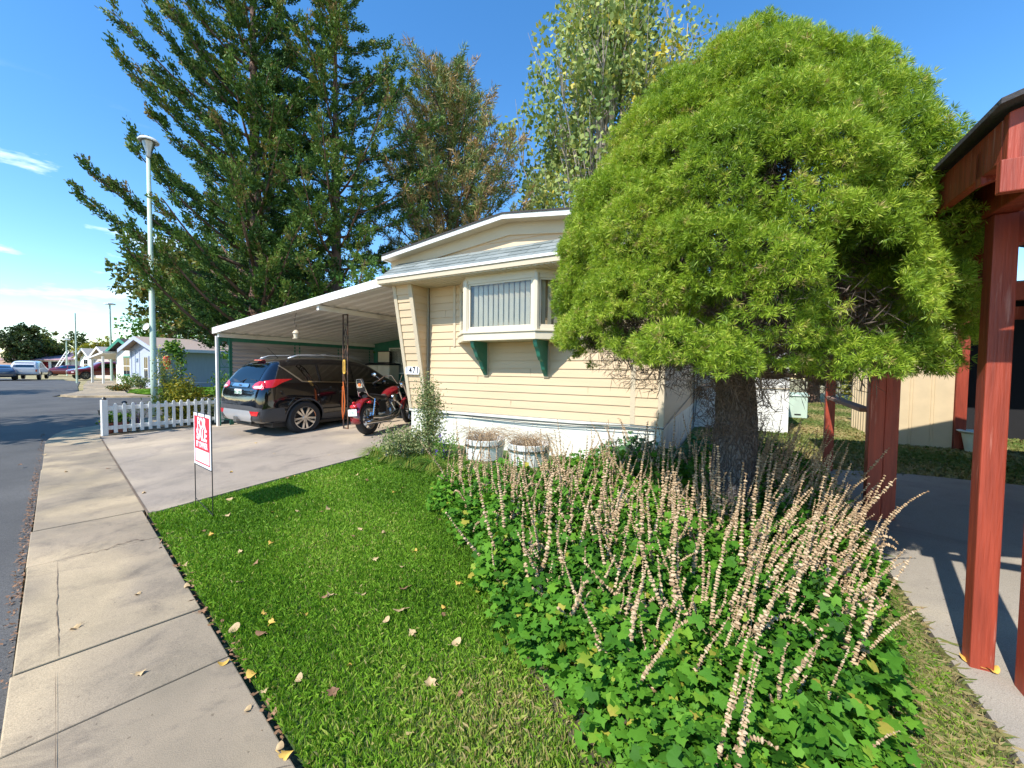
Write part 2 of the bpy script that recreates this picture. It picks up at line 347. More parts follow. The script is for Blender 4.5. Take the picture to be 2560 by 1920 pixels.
def sheet(name, poly, material, off=0, step=.5, skirt=0, base=gh, kind='structure', bb=None):
    bm = bmesh.new(); vs = [bm.verts.new((p[0], p[1], 0)) for p in poly]; bm.faces.new(vs)
    xs = [p[0] for p in poly]; ys = [p[1] for p in poly]
    for ax, lo, hi in ((0, min(xs), max(xs)), (1, min(ys), max(ys))):
        t = lo+step
        while t < hi:
            co = (t, 0, 0) if ax == 0 else (0, t, 0); no = (1, 0, 0) if ax == 0 else (0, 1, 0)
            if bb is None or (bb[0] <= t <= bb[1]): bmesh.ops.bisect_plane(bm, geom=bm.verts[:]+bm.edges[:]+bm.faces[:], plane_co=co, plane_no=no, dist=1e-5)
            t += step
    for v in bm.verts: v.co.z = base(v.co.x, v.co.y)+off
    bmesh.ops.recalc_face_normals(bm, faces=bm.faces)
    if sum(f.normal.z for f in bm.faces) < 0: bmesh.ops.reverse_faces(bm, faces=bm.faces)
    if skirt:
        be = [e for e in bm.edges if e.is_boundary]; r = bmesh.ops.extrude_edge_only(bm, edges=be)
        for g in r['geom']:
            if isinstance(g, bmesh.types.BMVert): g.co.z -= skirt
    me = bpy.data.meshes.new(name); bm.to_mesh(me); bm.free(); me.materials.append(material); o = link(name, me)
    if kind: o['kind'] = kind
    return o
def quadleaves(name, P, D, L, Wd, material, parent=None, var=None, nrm=None, tips=True):
    """P,D (n,3) positions and directions; each a diamond leaf of length L, width Wd"""
    n = len(P); D = D/np.maximum(1e-6, np.linalg.norm(D, axis=1, keepdims=True))
    R = rng.normal(size=(n, 3)) if nrm is None else nrm
    A = np.cross(D, R); A /= np.maximum(1e-6, np.linalg.norm(A, axis=1, keepdims=True))
    L = np.broadcast_to(np.asarray(L), (n,))[:, None]; Wd = np.broadcast_to(np.asarray(Wd), (n,))[:, None]
    v = np.empty((n, 4, 3)); v[:, 0] = P; v[:, 1] = P+D*L*.45+A*Wd*.5; v[:, 2] = P+D*L; v[:, 3] = P+D*L*.45-A*Wd*.5
    if var is None: var = rng.random(n)
    return npmesh(name, v.reshape(-1, 3), np.arange(4*n).reshape(n, 4), material, parent, np.repeat(var, 4))

# ------------------------------------------------------------------ world and light
SUNDIR = Vector((.665, .745, 0)).normalized(); ELEV = radians(46.5)
sd_ = bpy.data.lights.new('sun', 'SUN'); sd_.energy = 3.7; sd_.angle = radians(.5); sd_.color = (1, .955, .88)
so = bpy.data.objects.new('sun', sd_); COL.objects.link(so)
trav = Vector((SUNDIR.x*cos(ELEV), SUNDIR.y*cos(ELEV), -sin(ELEV))); so.rotation_euler = trav.to_track_quat('-Z', 'Y').to_euler()
w = bpy.data.worlds.new('World'); S.world = w; w.use_nodes = True; nt = w.node_tree; nt.nodes.clear()
out = nt.nodes.new('ShaderNodeOutputWorld'); bg = nt.nodes.new('ShaderNodeBackground'); nt.links.new(bg.outputs[0], out.inputs[0])
sky = nt.nodes.new('ShaderNodeTexSky'); sky.sky_type = 'NISHITA'; sky.sun_disc = False; sky.sun_elevation = ELEV
sky.sun_rotation = math.atan2(-SUNDIR.x, -SUNDIR.y); sky.altitude = 1500; sky.air_density = 1.35; sky.dust_density = .0; sky.ozone_density = 3.6
tc = nt.nodes.new('ShaderNodeTexCoord'); mp = nt.nodes.new('ShaderNodeMapping'); mp.inputs['Scale'].default_value = (2.2, 2.2, 9); nt.links.new(tc.outputs['Generated'], mp.inputs[0])
mp.inputs['Location'].default_value = (1.7, .4, .9)
nz = nt.nodes.new('ShaderNodeTexNoise'); nz.inputs['Scale'].default_value = 2.3; nz.inputs['Detail'].default_value = 7; nz.inputs['Roughness'].default_value = .55; nt.links.new(mp.outputs[0], nz.inputs[0])
cf = ramp(nt, nz.outputs['Fac'], [(.56, (0, 0, 0)), (.70, (1, 1, 1))])
sx = nt.nodes.new('ShaderNodeSeparateXYZ'); nt.links.new(tc.outputs['Generated'], sx.inputs[0])
mz = ramp(nt, sx.outputs['Z'], [(.07, (0, 0, 0)), (.15, (1, 1, 1)), (.34, (.9, .9, .9)), (.42, (0, 0, 0))])
ax_ = nt.nodes.new('ShaderNodeMath'); ax_.operation = 'MULTIPLY_ADD'; nt.links.new(sx.outputs['X'], ax_.inputs[0]); ax_.inputs[1].default_value = -1; ax_.inputs[2].default_value = 0
mx_ = ramp(nt, ax_.outputs[0], [(.56, (0, 0, 0)), (.72, (1, 1, 1))])
cm = mixc(nt, 1.0, mixc(nt, 1.0, cf, mz, 'MULTIPLY'), mx_, 'MULTIPLY')
hs = nt.nodes.new('ShaderNodeHueSaturation'); hs.inputs['Saturation'].default_value = 1.25; nt.links.new(sky.outputs[0], hs.inputs['Color'])
sk = mixc(nt, mul(nt, cm, .8), hs.outputs[0], (8.5, 8.6, 9.0))
nt.links.new(sk, bg.inputs[0]); bg.inputs[1].default_value = .15
S.view_settings.view_transform = 'Standard'; S.view_settings.look = 'None'; S.view_settings.exposure = .9; S.view_settings.gamma = 1
S.cycles.max_bounces = 6; S.cycles.transparent_max_bounces = 12; S.cycles.caustics_reflective = False; S.cycles.caustics_refractive = False

# ------------------------------------------------------------------ ground, road, paving
def basez(x, y):
    z = gh(x, y)-.09
    return z
sheet('ground', [(-130, -14), (60, -14), (60, 170), (-130, 170)], M['yard'], 0, 1.0, base=basez, bb=(-15, 16))
def lw(pts): return [HL(x, y).xy for x, y in pts]
# road: everything street-side of the sidewalk plus the cross street
edge = [SW(-9, -.77), SW(2, -.77), SW(4.8, -.79), SW(8, -.77), SW(12.5, -.72), SW(14, -.56), SW(14.7, .1), (-10.3, 12.6), (-7.5, 15.2), (-2.5, 18.5)]
far = [(-2.0, 22.8), (-9.5, 21.2), (-17.5, 19.6)] + [(-21.0, 19.0), (-22.6, 19.6), (-23.6, 21.2), (-25.2, 23.2), (-31, 28.5), (-40, 37), (-46, 40.2), (-60, 44), (-95, 60)]
sheet('road', [tuple(e) for e in edge]+far+[(-130, 64), (-130, -14), (5.5, -14)], M['asphalt'], .045, 2.0, base=basez, bb=(-20, 12))
# sidewalk slabs with open joints
def walk():
    js = [-9, -6.4, -3.9, -1.4, 1.15, 2.5, 3.13, 4.73, 5.72, 7.4, 9.0, 10.6, 12.2]
    bm = MB()
    def slab(poly, top=.0, th=.11):
        n = len(poly); t = [Vector((p[0], p[1], gh(p[0], p[1])+top)) for p in poly]; b = [Vector((p[0], p[1], -.11)) for p in poly]
        bm.add(t+b, [tuple(range(n))]+[(i, n+i, n+(i+1) % n, (i+1) % n) for i in range(n)])
    for i in range(len(js)-1):
        a, b = js[i]+.006, js[i+1]-.006
        w1 = -.77+random.uniform(-.012, .012); d1 = -.02
        d1 = -.018 if i < 8 else .0
        slab([SW(a, w1), SW(b, w1), SW(b, d1), SW(a, d1)], top=random.uniform(-.002, .003))
    c = SW(12.2, 0)
    slab([SW(12.21, -.76), SW(13.2, -.66), SW(14.0, -.5), SW(14.6, .08), (-10.25, 12.5), (-9.6, 11.9), SW(13.4, .35), SW(12.21, -.01)])
    slab([(-10.2, 12.6), (-7.5, 15.05), (-2.5, 18.3), (-2.2, 17.8), (-7.1, 14.5), (-9.55, 11.95)])
    o = bm.build('sidewalk', M['walk'], bevel=.006); o['kind'] = 'structure'
    # cracks and worn seams: thin dark gaps, jagged
    cr = MB()
    def crack(p, q, wdt, seg=26, amp=.02):
        p = Vector(p); q = Vector(q); n = Vector((-(q-p).y, (q-p).x)).normalized(); pts = []
        off = 0
        for i in range(seg+1):
            off = off*.7+random.gauss(0, amp); t = i/seg; c = p.lerp(q, t)+n*off*min(1, 4*t, 4*(1-t)); ww = wdt*random.uniform(.3, 1.3)*min(1, .3+3*min(t, 1-t)); pts.append((c-n*ww/2, c+n*ww/2))
        for i in range(seg):
            a, b = pts[i], pts[i+1]; z = .0055
            cr.poly((a[0].x, a[0].y, gh(*a[0])+z), (a[1].x, a[1].y, gh(*a[1])+z), (b[1].x, b[1].y, gh(*b[1])+z), (b[0].x, b[0].y, gh(*b[0])+z))
    crack(SW(-5, -.63), SW(3.0, -.63), .0035, 60, .0015); crack(SW(1.9, -.76), SW(1.62, -.03), .005, amp=.03); crack(SW(3.15, -.62), SW(4.7, -.62), .004, 30, .002); crack(SW(-.6, -.75), SW(-.9, -.03), .005)
    crack(SW(4.75, -.55), SW(4.7, -.02), .012); crack(SW(6.9, -.7), SW(6.8, 0), .004); crack(SW(.4, -.76), SW(.7, -.03), .006)
    for pts in (((640, 1330), (420, 1345)), ((700, 1160), (1000, 1110)), ((620, 1100), (900, 1085))):
        p, q = atg(*pts[0]), atg(*pts[1]); crack((p.x, p.y), (q.x, q.y), .006, 30, .02)
    cr.build('pavement_crack', M['dirt'])['kind'] = 'structure'
walk()
# driveway in two pours
dl = -11.0
drv = lw([(-4.5, -4.02), (-4.36, -2.6), (-4.22, -1.0), (-4.2, -.3), (-4.2, 0), (-4.62, .02), (-4.62, 5), (-10.95, 5), (-10.95, -2.3)])
jp = SW(12.28, .012); jp2 = SW(5.6, .012)
sheet('driveway', [tuple(p) for p in lw([(-4.47, -3.85), (-4.40, -2.6), (-4.3, -1.0), (-4.25, 0.0), (-4.6, .02), (-4.6, 5), (-11.0, 5), (-11.0, -2.35)])][:-1]+[tuple(lw([(-11.0, -2.45)])[0]), jp, jp2], M['drive'], .0, .6, skirt=.1)
sheet('driveway_joint', [SW(5.6, -.004), SW(5.6, .014), SW(12.3, .014), SW(12.3, -.004)], M['dirt'], .006, 2)
# lawn and flower-bed earth
LAWN = [SW(-6, .012), SW(5.57, .012)]+[tuple(p) for p in lw([(-4.44, -3.8), (-4.37, -2.6), (-4.27, -1.0), (-4.2, .0), (-4.2, .05), (.05, .05), (.05, 5), (1.77, 5), (1.77, -9.5)])]
sheet('lawn_soil', LAWN, M['lawn'], -.02, .5)
BED = [tuple(p) for p in lw([(-2.35, -1.0), (-1.3, -1.0), (-.9, -.1), (.1, -.1), (.3, 2), (1.0, 2.2), (1.79, 1.0), (1.79, -3.0), (1.79, -5.2), (1.0, -5.0), (.3, -4.2), (-.1, -3.9), (-.9, -3.1), (-1.7, -2.1)])]
sheet('flower_bed_soil', BED, M['bed'], -.008, .6)
sheet('patio_slab', [tuple(p) for p in lw([(1.82, -12), (1.82, .98), (2.9, 1.25), (7.5, 1.25), (7.5, -12)])], M['slab'], .0, .6, skirt=.12)
sheet('garden_path', [tuple(p) for p in lw([(3.6, 2.6), (4.1, 4.0), (7, 4.2), (7, 1.4), (5, 1.4)])], M['slab'], -.05, 1)
sheet('side_yard', [tuple(p) for p in lw([(.06, 1.0), (1.79, 1.0), (2.9, 1.27), (7.4, 1.27), (10, 6), (12, 20), (3, 24), (.1, 20)])], M['yard'], -.03, 1)
# verges across the cross street
vz = lambda x, y: 0.0
sheet('far_sidewalk', [(-20.9, 19.2), (-22.4, 19.8), (-23.4, 21.3), (-25.0, 23.3), (-30.8, 28.7), (-39.5, 37.2), (-38, 38), (-29, 29.6), (-23.6, 24.4), (-21.6, 22.3), (-20.4, 21.2), (-18.5, 20.2), (-17, 19.9), (-17.2, 19.7)], M['walk'], .03, 4, skirt=.1, base=vz)
sheet('far_lawn', [(-18.4, 20.3), (-20.3, 21.3), (-21.4, 22.4), (-22.4, 23.6), (-21, 26), (-17, 31), (-2, 30), (-2.0, 23.2), (-9.5, 21.6)], M['lawn'], .05, 4, base=vz)
sheet('far_drive', [(-22.6, 23.9), (-23.6, 24.7), (-26.0, 27.2), (-25, 29.5), (-22.4, 27)], M['walk'], .055, 4, base=vz)
sheet('far_verge', [(-26.1, 27.3), (-29, 29.9), (-34, 34.5), (-32, 36), (-25, 29.6)], M['lawn'], .05, 4, base=vz)

# ------------------------------------------------------------------ the mobile home
HOME = thing('mobile_home', 'cream mobile home with bay window, green brackets and shingled front awning, number 1471', 'house', RG, -TH)
def laps(mb, x0, x1, z0, z1, pitch=.128, y=0.0, out=.014, f=None):
    z = z0
    while z < z1-1e-4:
        t = min(z+pitch, z1); k = (t-z)/pitch
        a = [x0, x1] if f is None else list(f(z)); b = [x0, x1] if f is None else list(f(t))
        yb = y if not callable(y) else y(z); yt = y if not callable(y) else y(t)
        mb.poly((a[0], yb-out, z), (a[1], yb-out, z), (b[1], yt-out*(1-k), t), (b[0], yt-out*(1-k), t))
        mb.poly((a[0], yb, z), (a[1], yb, z), (a[1], yb-out, z), (a[0], yb-out, z)); z = t
WL = -4.55
m = MB(); laps(m, -4.1, -.43, .79, 3.02)
m.box(-4.5, -.02, .01, .12, .8, 3.6)                                       # wall core
laps(m, -.36, -.06, .79, 3.02, y=-.016)
m.build('front_wall', M['siding'], HOME, fix=False)
m = MB()
for x_, r_ in ((-2.35, 1), (-1.05, 3), (-3.0, 4), (-.8, 6), (-2.0, 5), (-3.6, 8), (-.7, 12), (-3.7, 13)): m.box(x_, x_+.003, -.0145, -.003, .79+.128*r_+.004, .79+.128*(r_+1)-.01)
m.build('siding_seam', M['trim'], HOME)
m = MB()
z = .79
while z < 3.0:
    m.poly((.014, 0, z), (.014, 16, z), (0, 16, z+.128), (0, 0, z+.128)); m.poly((.0, 0, z), (0, 16, z), (.014, 16, z), (.014, 0, z)); z += .128
m.box(-.1, -.003, .1, 16, .2, 3.6); m.box(-4.55, -4.45, .1, 16, .2, 3.6); m.box(-4.55, 0, 15.9, 16, .2, 3.6)
m.build('side_wall', M['siding'], HOME, fix=False)
m = MB(); m.box(-4.53, -.005, .02, .06, -.1, .77); m.box(-.04, .008, .06, 16, -.1, .77); m.box(-4.56, .014, -.006, .03, .74, .79); m.box(.0, .02, .03, 16, .74, .79)
x = -4.35
while x < -.1: m.box(x-.006, x+.006, .013, .022, .0, .74); x += .41
y = .5
while y < 6: m.box(.006, .014, y-.006, y+.006, -.1, .74); y += .41
m.build('skirting', M['skirt'], HOME)
for a_ in ((-.06, .022, -.028, .05, .79, 3.02), (-.43, -.36, -.026, .0, .79, 3.02), (-3.52, -3.47, -.022, .0, 1.93, 3.02)): m = MB(); m.box(*a_); m.build('corner_trim', M['trim'], HOME, bevel=.004)
# tapered wing at the left corner, leaning out to carry the awning
def wy(z): return -.02-.43*(z-.79)/2.21
m = MB(); laps(m, -4.47, -4.17, .79, 3.0, y=lambda z: wy(z)+.012)
z = .79                                                                     # inner cheek with its own laps
while z < 3.0:
    t = min(3.0, z+.128); m.poly((-4.10, wy(z)+.01, z), (-4.10, 0, z), (-4.112, 0, t), (-4.112, wy(t)+.01, t)); m.poly((-4.112, wy(z), z), (-4.112, 0, z), (-4.10, 0, z), (-4.10, wy(z), z)); z = t
m.poly((-4.53, wy(.79), .79), (-4.53, 0, .79), (-4.53, 0, 3.0), (-4.53, wy(3), 3.0))
m.build('corner_wing', M['siding'], HOME, fix=False)
m = MB()
for a, b in ((-4.545, -4.47), (-4.18, -4.095)):
    m.hexa([(a, wy(.79)-.014, .79), (b, wy(.79)-.014, .79), (b, wy(.79)+.03, .79), (a, wy(.79)+.03, .79)], [(a, wy(3)-.014, 3.0), (b, wy(3)-.014, 3.0), (b, wy(3)+.03, 3.0), (a, wy(3)+.03, 3.0)])
m.box(-4.10, -4.075, -.03, .0, .79, 3.0)
m.build('wing_trim', M['trim'], HOME, bevel=.004)
m = MB(); m.tube([(-4.06, -.03, .82), (-4.06, -.03, 3.0)], .007, 6); m.build('downspout_wire', M['dark'], HOME)
# house number plates
for i, ch in enumerate('1471'):
    x = -4.49+.085*i+.0375; zc = 1.50; y0 = wy(zc)-.02
    q = MB(); q.box(x-.041, x+.041, y0-.004, y0, zc-.07, zc+.07); pl_ = q.build('number_plate', M['signwhite'], HOME)
    text_part('numeral', ch, .165, M['black'], pl_, Matrix.Translation((x, y0-.006, zc)) @ Matrix.Rotation(pi/2, 4, 'X'), .001, .004, .8)
# front awning: shingled slope, fascia, soffit
XA, XB = -4.70, .17
m = MB(); m.cur = 0
rows = 4
sh = MB(); 
p0 = Vector((0, -.62, 3.135)); p1 = Vector((0, -.16, 3.47)); nrm = Vector((0, -(p1.z-p0.z), (p1.y-p0.y))).normalized()*-1
nrm = Vector((0, -.6, .8)).normalized()
for r in range(rows):
    a = p0.lerp(p1, r/rows); b = p0.lerp(p1, min(1, (r+1.12)/rows)); x = XA+.0-(.15 if r % 2 else 0)
    while x < XB:
        xa = max(x, XA); xb = min(x+.30, XB); t = random.uniform(.009, .014); var = random.random()
        if xb-xa > .02:
            xa_, xb_ = xa+.003, xb-.003
            vs = [(xa_, a.y+nrm.y*t, a.z+nrm.z*t), (xb_, a.y+nrm.y*t, a.z+nrm.z*t), (xb_, b.y+nrm.y*.002, b.z+nrm.z*.002), (xa_, b.y+nrm.y*.002, b.z+nrm.z*.002), (xa_, a.y, a.z), (xb_, a.y, a.z)]
            sh.add(vs, [(0, 1, 2, 3), (4, 5, 1, 0), (4, 0, 3), (1, 5, 2)]); sh.var += [var]*6
        x += .30
sh.build('awning_shingles', M['shingle'], HOME, fix=False)
m = MB(); m.prism([(XA, p0.y, p0.z-.006), (XA, p1.y, p1.z-.006), (XA, -.0, 3.47), (XA, 0, 3.02), (XA, p0.y, 3.02)], (XB-XA, 0, 0)); m.build('awning_core', M['trim'], HOME)
m = MB(); m.box(XA-.02, XB+.02, -.645, -.622, 3.015, 3.092); m.box(XA-.02, XA-.001, -.62, .0, 3.015, 3.092); m.build('awning_fascia', M['trim'], HOME, bevel=.003)
m = MB(); m.box(XA-.03, XB+.03, -.665, -.625, 3.094, 3.135); m.box(XA-.025, XA-.002, -.62, .0, 3.094, 3.125); m.build('drip_edge', M['white'], HOME, bevel=.003)
m = MB(); x = XA
while x < XB:
    m.box(x+.004, min(x+.096, XB)-.004, -.62, -.005, 3.0, 3.012); x += .1
m.box(XA, XB, -.621, -.002, 3.008, 3.018)
m.build('soffit', M['vinyl'], HOME)
# gable and bowed roof
def roofz(x):
    xs = [-4.88, -3.6, -2.33, -1.0, .30]; zs = [3.60, 3.76, 3.915, 3.76, 3.58]
    for i in range(4):
        if x <= xs[i+1]: t = (x-xs[i])/(xs[i+1]-xs[i]); return zs[i]+(zs[i+1]-zs[i])*t
    return zs[-1]
RX = [-4.88, -4.3, -3.6, -3.0, -2.33, -1.7, -1.0, -.35, .30]
m = MB(); laps(m, 0, 0, 3.46, 3.76, y=-.10, f=lambda z: (max(-4.62, -2.33-(3.80-z)*6.6), min(.02, -2.33+(3.80-z)*6.6)))
m.build('gable_siding', M['siding'], HOME, fix=False)
m = MB()
for a, b in zip(RX[:-1], RX[1:]):
    m.hexa([(a, -.14, roofz(a)-.25+.02*0), (b, -.14, roofz(b)-.25), (b, .1, roofz(b)-.25), (a, .1, roofz(a)-.25)], [(a, -.16, roofz(a)-.05), (b, -.16, roofz(b)-.05), (b, .1, roofz(b)-.05), (a, .1, roofz(a)-.05)])
    m.hexa([(a, -.34, roofz(a)-.062), (b, -.34, roofz(b)-.062), (b, -.1, roofz(b)-.062), (a, -.1, roofz(a)-.062)], [(a, -.34, roofz(a)-.05), (b, -.34, roofz(b)-.05), (b, -.1, roofz(b)-.05), (a, -.1, roofz(a)-.05)])
m.build('gable_band', M['trim'], HOME, fix=False)
m = MB()
for a, b in zip(RX[:-1], RX[1:]):
    m.hexa([(a, -.37, roofz(a)-.075), (b, -.37, roofz(b)-.075), (b, -.345, roofz(b)-.075), (a, -.345, roofz(a)-.075)], [(a, -.37, roofz(a)-.005), (b, -.37, roofz(b)-.005), (b, -.345, roofz(b)-.005), (a, -.345, roofz(a)-.005)])
m.box(-4.90, -4.872, -.37, 16, 3.52, 3.59)
m.build('roof_fascia', M['white'], HOME)
m = MB()
for a, b in zip(RX[:-1], RX[1:]):
    m.hexa([(a-.0, -.385, roofz(a)-.004), (b, -.385, roofz(b)-.004), (b, 16.2, roofz(b)-.004), (a, 16.2, roofz(a)-.004)], [(a, -.385, roofz(a)+.018), (b, -.385, roofz(b)+.018), (b, 16.2, roofz(b)+.018), (a, 16.2, roofz(a)+.018)])
m.build('roof', M['roofdark'], HOME)
# bay window: left flank, front sash, right flank
BW = thing('bay_window', None, None, (0, 0, 0)); BW.parent = HOME

BP = [(-3.40, 0), (-2.95, -.45), (-1.71, -.45), (-1.10, 0)]; BZ0, BZ1 = 2.03, 3.0
hb = MB()
def ring(z0, z1, e):
    P = [(-3.40-e, 0), (-2.95-e*.45, -.45-e), (-1.71+e*.45, -.45-e), (-1.10+e, 0)]
    hb.prism([(p[0], p[1], z0) for p in P], (0, 0, z1-z0))
ring(1.985, 2.10, .03); ring(2.10, 2.125, .05)
hb.build('bay_base', M['vinyl'], BW, bevel=.004)
hb = MB(); ring(2.93, 3.005, .0); hb.build('bay_head', M['vinyl'], BW)
def sash(p, q, first):
    p = Vector((p[0], p[1], 0)); q = Vector((q[0], q[1], 0)); d = (q-p); Lw = d.length; d.normalize(); n = Vector((d.y, -d.x, 0)); z0, z1 = 2.125, 2.93
    def bar(mb, s0, s1, a0, a1, o0, o1):
        A = [p+d*s0+n*o0, p+d*s1+n*o0, p+d*s1+n*o1, p+d*s0+n*o1]; mb.hexa([(v.x, v.y, a0) for v in A], [(v.x, v.y, a1) for v in A])
    f = MB(); e = .055
    bar(f, 0, e, z0, z1, -.05, .0); bar(f, Lw-e, Lw, z0, z1, -.05, .0); bar(f, e, Lw-e, z0, z0+.05, -.05, -.002); bar(f, e, Lw-e, z1-.05, z1, -.05, -.002)
    g = .03; a, b = e, Lw-e; c0, c1 = z0+.05, z1-.05
    bar(f, a, a+g, c0, c1, -.045, -.012); bar(f, b-g, b, c0, c1, -.045, -.012); bar(f, a+g, b-g, c0, c0+g, -.045, -.014); bar(f, a+g, b-g, c1-g, c1, -.045, -.014)
    fo = f.build('window_frame', M['vinyl'], BW, bevel=.003)
    gl = MB(); bar(gl, a+g, b-g, c0+g, c1-g, -.030, -.027); gl.build('pane', M['glass'], BW)
    bl = MB(); s = a+g+.02; k = 0
    while s < b-g-.03:
        w2 = .066; ang = .35; c = p+d*(s+w2/2)-n*.10; dd = (d*cos(ang)+n*sin(ang)*-1)*w2/2*.95
        top = c1-g*.2
        for i in range(2):
            pass
        A = [c-dd, c+dd]; nn = Vector((dd.y, -dd.x, 0)).normalized()*.001
        bl.hexa([(A[0].x, A[0].y, c0+.02), (A[1].x, A[1].y, c0+.02), ((A[1]+nn).x, (A[1]+nn).y, c0+.02), ((A[0]+nn).x, (A[0]+nn).y, c0+.02)], [(A[0].x, A[0].y, c1), (A[1].x, A[1].y, c1), ((A[1]+nn).x, (A[1]+nn).y, c1), ((A[0]+nn).x, (A[0]+nn).y, c1)])
        s += .093; k += 1
    bl.build('blind', M['blind'], BW)
sash(BP[0], BP[1], 0); sash(BP[1], BP[2], 1); sash(BP[2], BP[3], 2)
for (x, y) in BP[1:3]: m = MB(); m.tube([(x, y+.02, 2.12), (x, y+.02, 2.94)], .05, 8); m.build('bay_post', M['vinyl'], BW)
m = MB(); m.box(-3.35, -1.15, .001, .006, 2.0, 3.0); m.prism([(-3.3, -.03, 2.128), (-2.95, -.38, 2.128), (-1.73, -.38, 2.128), (-1.2, -.03, 2.128)], (0, 0, .004)); m.build('bay_interior', M['dark'], BW)
for x in (-2.83, -1.72):
    m = MB(); m.box(x-.045, x+.045, -.03, .0, 1.42, 1.985); m.build('bracket_plate', M['trim'], HOME, bevel=.004)
    pts = [(-.03, 1.985), (-.44, 1.985), (-.43, 1.93), (-.40, 1.88), (-.36, 1.85), (-.33, 1.80), (-.30, 1.74), (-.25, 1.69), (-.19, 1.66), (-.16, 1.60), (-.13, 1.54), (-.08, 1.49), (-.05, 1.45), (-.03, 1.44)]
    m = MB(); m.prism([(x-.03, a, b) for a, b in pts], (.06, 0, 0)); m.build('bracket', M['green'], HOME)
# cables along the skirting and coil at the side
m = MB()
m.tube([(-4.0, -.03, .70), (-3.2, -.035, .735), (-2.3, -.035, .72), (-1.3, -.035, .73), (-.5, -.035, .77), (0.02, -.03, .76), (.03, .4, .80), (.03, 2, .9), (.03, 4.3, 1.05)], .008, 5)
m.tube([(-3.9, -.03, .74), (-2.8, -.035, .71), (-1.9, -.035, .69), (-1.0, -.035, .71), (-.1, -.03, .72)], .006, 5)
m.build('cable', M['black'], HOME)
# white side extension with coil of wires
EXT = thing('side_extension', 'white box extension against the right side of the cream mobile home, behind the spruce trunk', 'extension', HG(0.03, 4.6), -TH)
ez = -HG(0.03, 4.6).z
m = MB(); m.box(0, 1.84, 0, 4.0, -.05, 2.3-.25); m.build('wall_panel', M['white'], EXT)
m = MB(); m.box(.0, .55, -.02, .0, 1.0, 2.05); m.build('lattice_panel', M['blind'], EXT)
m = MB()
for i in range(9): m.box(.0, .55, -.024, -.02, 1.0+.12*i, 1.008+.12*i)
m.box(0, 1.84, -.03, -.02, .93, .95); m.box(.60, .72, -.03, .0, .0, 2.05); m.build('batten', M['trim'], EXT)
m = MB()
for i in range(9):
    a = random.uniform(-.08, .08); b = random.uniform(.18, .45); m.tube([(.12+a*.3, -.05, .95), (.12+a-.08, -.06, .95-b*.6), (.12+a, -.07, .95-b), (.14+a+.06, -.06, .95-b*.5), (.15, -.05, .94)], .006, 5)
m.tube([(.05, -.05, 1.7), (.07, -.05, .95), (.02, -.05, .1)], .008, 5); m.build('wire_coil', M['black'], EXT)

# ------------------------------------------------------------------ carport
CP = thing('carport', 'white corrugated metal carport with green trim beside the mobile home', 'carport', RG, -TH)
CX0, CX1, CY0, CY1 = -10.76, -4.35, -.47, 5.0
def cz(x): return 2.50+(x-CX0)*(3.20-2.50)/(CX1-CX0)-.03
prof = []; y = CY0+.03
while y < CY1: prof += [(y, 0), (y+.035, .045), (y+.08, .045), (y+.115, 0)]; y += .30
m = MB(); n = len(prof)
for th in (0, .004): m.v += [(CX0, a, cz(CX0)+b-.09+th) for a, b in prof]+[(CX1, a, cz(CX1)+b-.09+th) for a, b in prof]
m.f = [(i, i+1, n+i+1, n+i) for i in range(n-1)]+[(2*n+i, 3*n+i, 3*n+i+1, 2*n+i+1) for i in range(n-1)]; m.m = [0]*len(m.f)
m.build('roof_deck', M['alu'], CP, fix=False)
def slab(mb, y0, y1, dz0, dz1): mb.hexa([(CX0, y0, cz(CX0)+dz0), (CX1, y0, cz(CX1)+dz0), (CX1, y1, cz(CX1)+dz0), (CX0, y1, cz(CX0)+dz0)], [(CX0, y0, cz(CX0)+dz1), (CX1, y0, cz(CX1)+dz1), (CX1, y1, cz(CX1)+dz1), (CX0, y1, cz(CX0)+dz1)])
m = MB(); slab(m, CY0-.02, CY0+.03, -.11, .045); m.box(CX0-.03, CX0+.0, CY0-.02, CY1, cz(CX0)-.11, cz(CX0)+.045); m.build('front_fascia', M['white'], CP, bevel=.005)
m = MB()
for x in (-10.62, -6.66):
    zt = cz(x)-.10; m.box(x-.035, x+.035, CY0+.035, CY1, zt-.11, zt-.01)
m.build('beam', M['alu'], CP, bevel=.004)
m = MB(); x = -10.66; m.box(x-.03, x+.03, CY0, CY0+.05, -.02, 2.30); m.build('corner_post', M['alu'], CP, bevel=.004)
m = MB(); x = -10.64
for y in (CY0+.07, CY0+.30): m.tube([(x, y, .0), (x, y, 2.28)], .018, 6)
z = .15
while z < 2.3:
    m.box(x-.012, x+.012, CY0+.07, CY0+.30, z, z+.02)
    for s in (1, -1): m.tube(bend((x, CY0+.185, z+.02), (x, CY0+.185+s*.16, z+.2), (x, CY0+.185-s*.02, z+.40), 7), .006, 5)
    z += .45
m.build('lattice_column', M['green'], CP)
m = MB(); m.box(-10.70, -10.66, CY0+.05, CY1, 2.18, 2.30); m.box(-10.70, -10.665, CY0+.33, CY0+.40, 0, 2.2)
for y in (1.6, 1.75, 3.1, 3.25, 4.4): m.box(-10.69, -10.655, y, y+.04, .0, 2.2)
m.build('green_frame', M['green'], CP)
prof = []; z = .1
while z < 2.16: prof += [(z, 0), (z+.05, .02), (z+.10, 0)]; z += .10
m = MB(); n = len(prof); m.v = [(-10.67+b, CY0+.38, a) for a, b in prof]+[(-10.67+b, CY1, a) for a, b in prof]; m.f = [(i, i+1, n+i+1, n+i) for i in range(n-1)]; m.m = [0]*len(m.f)
m.build('side_screen', M['corr'], CP)
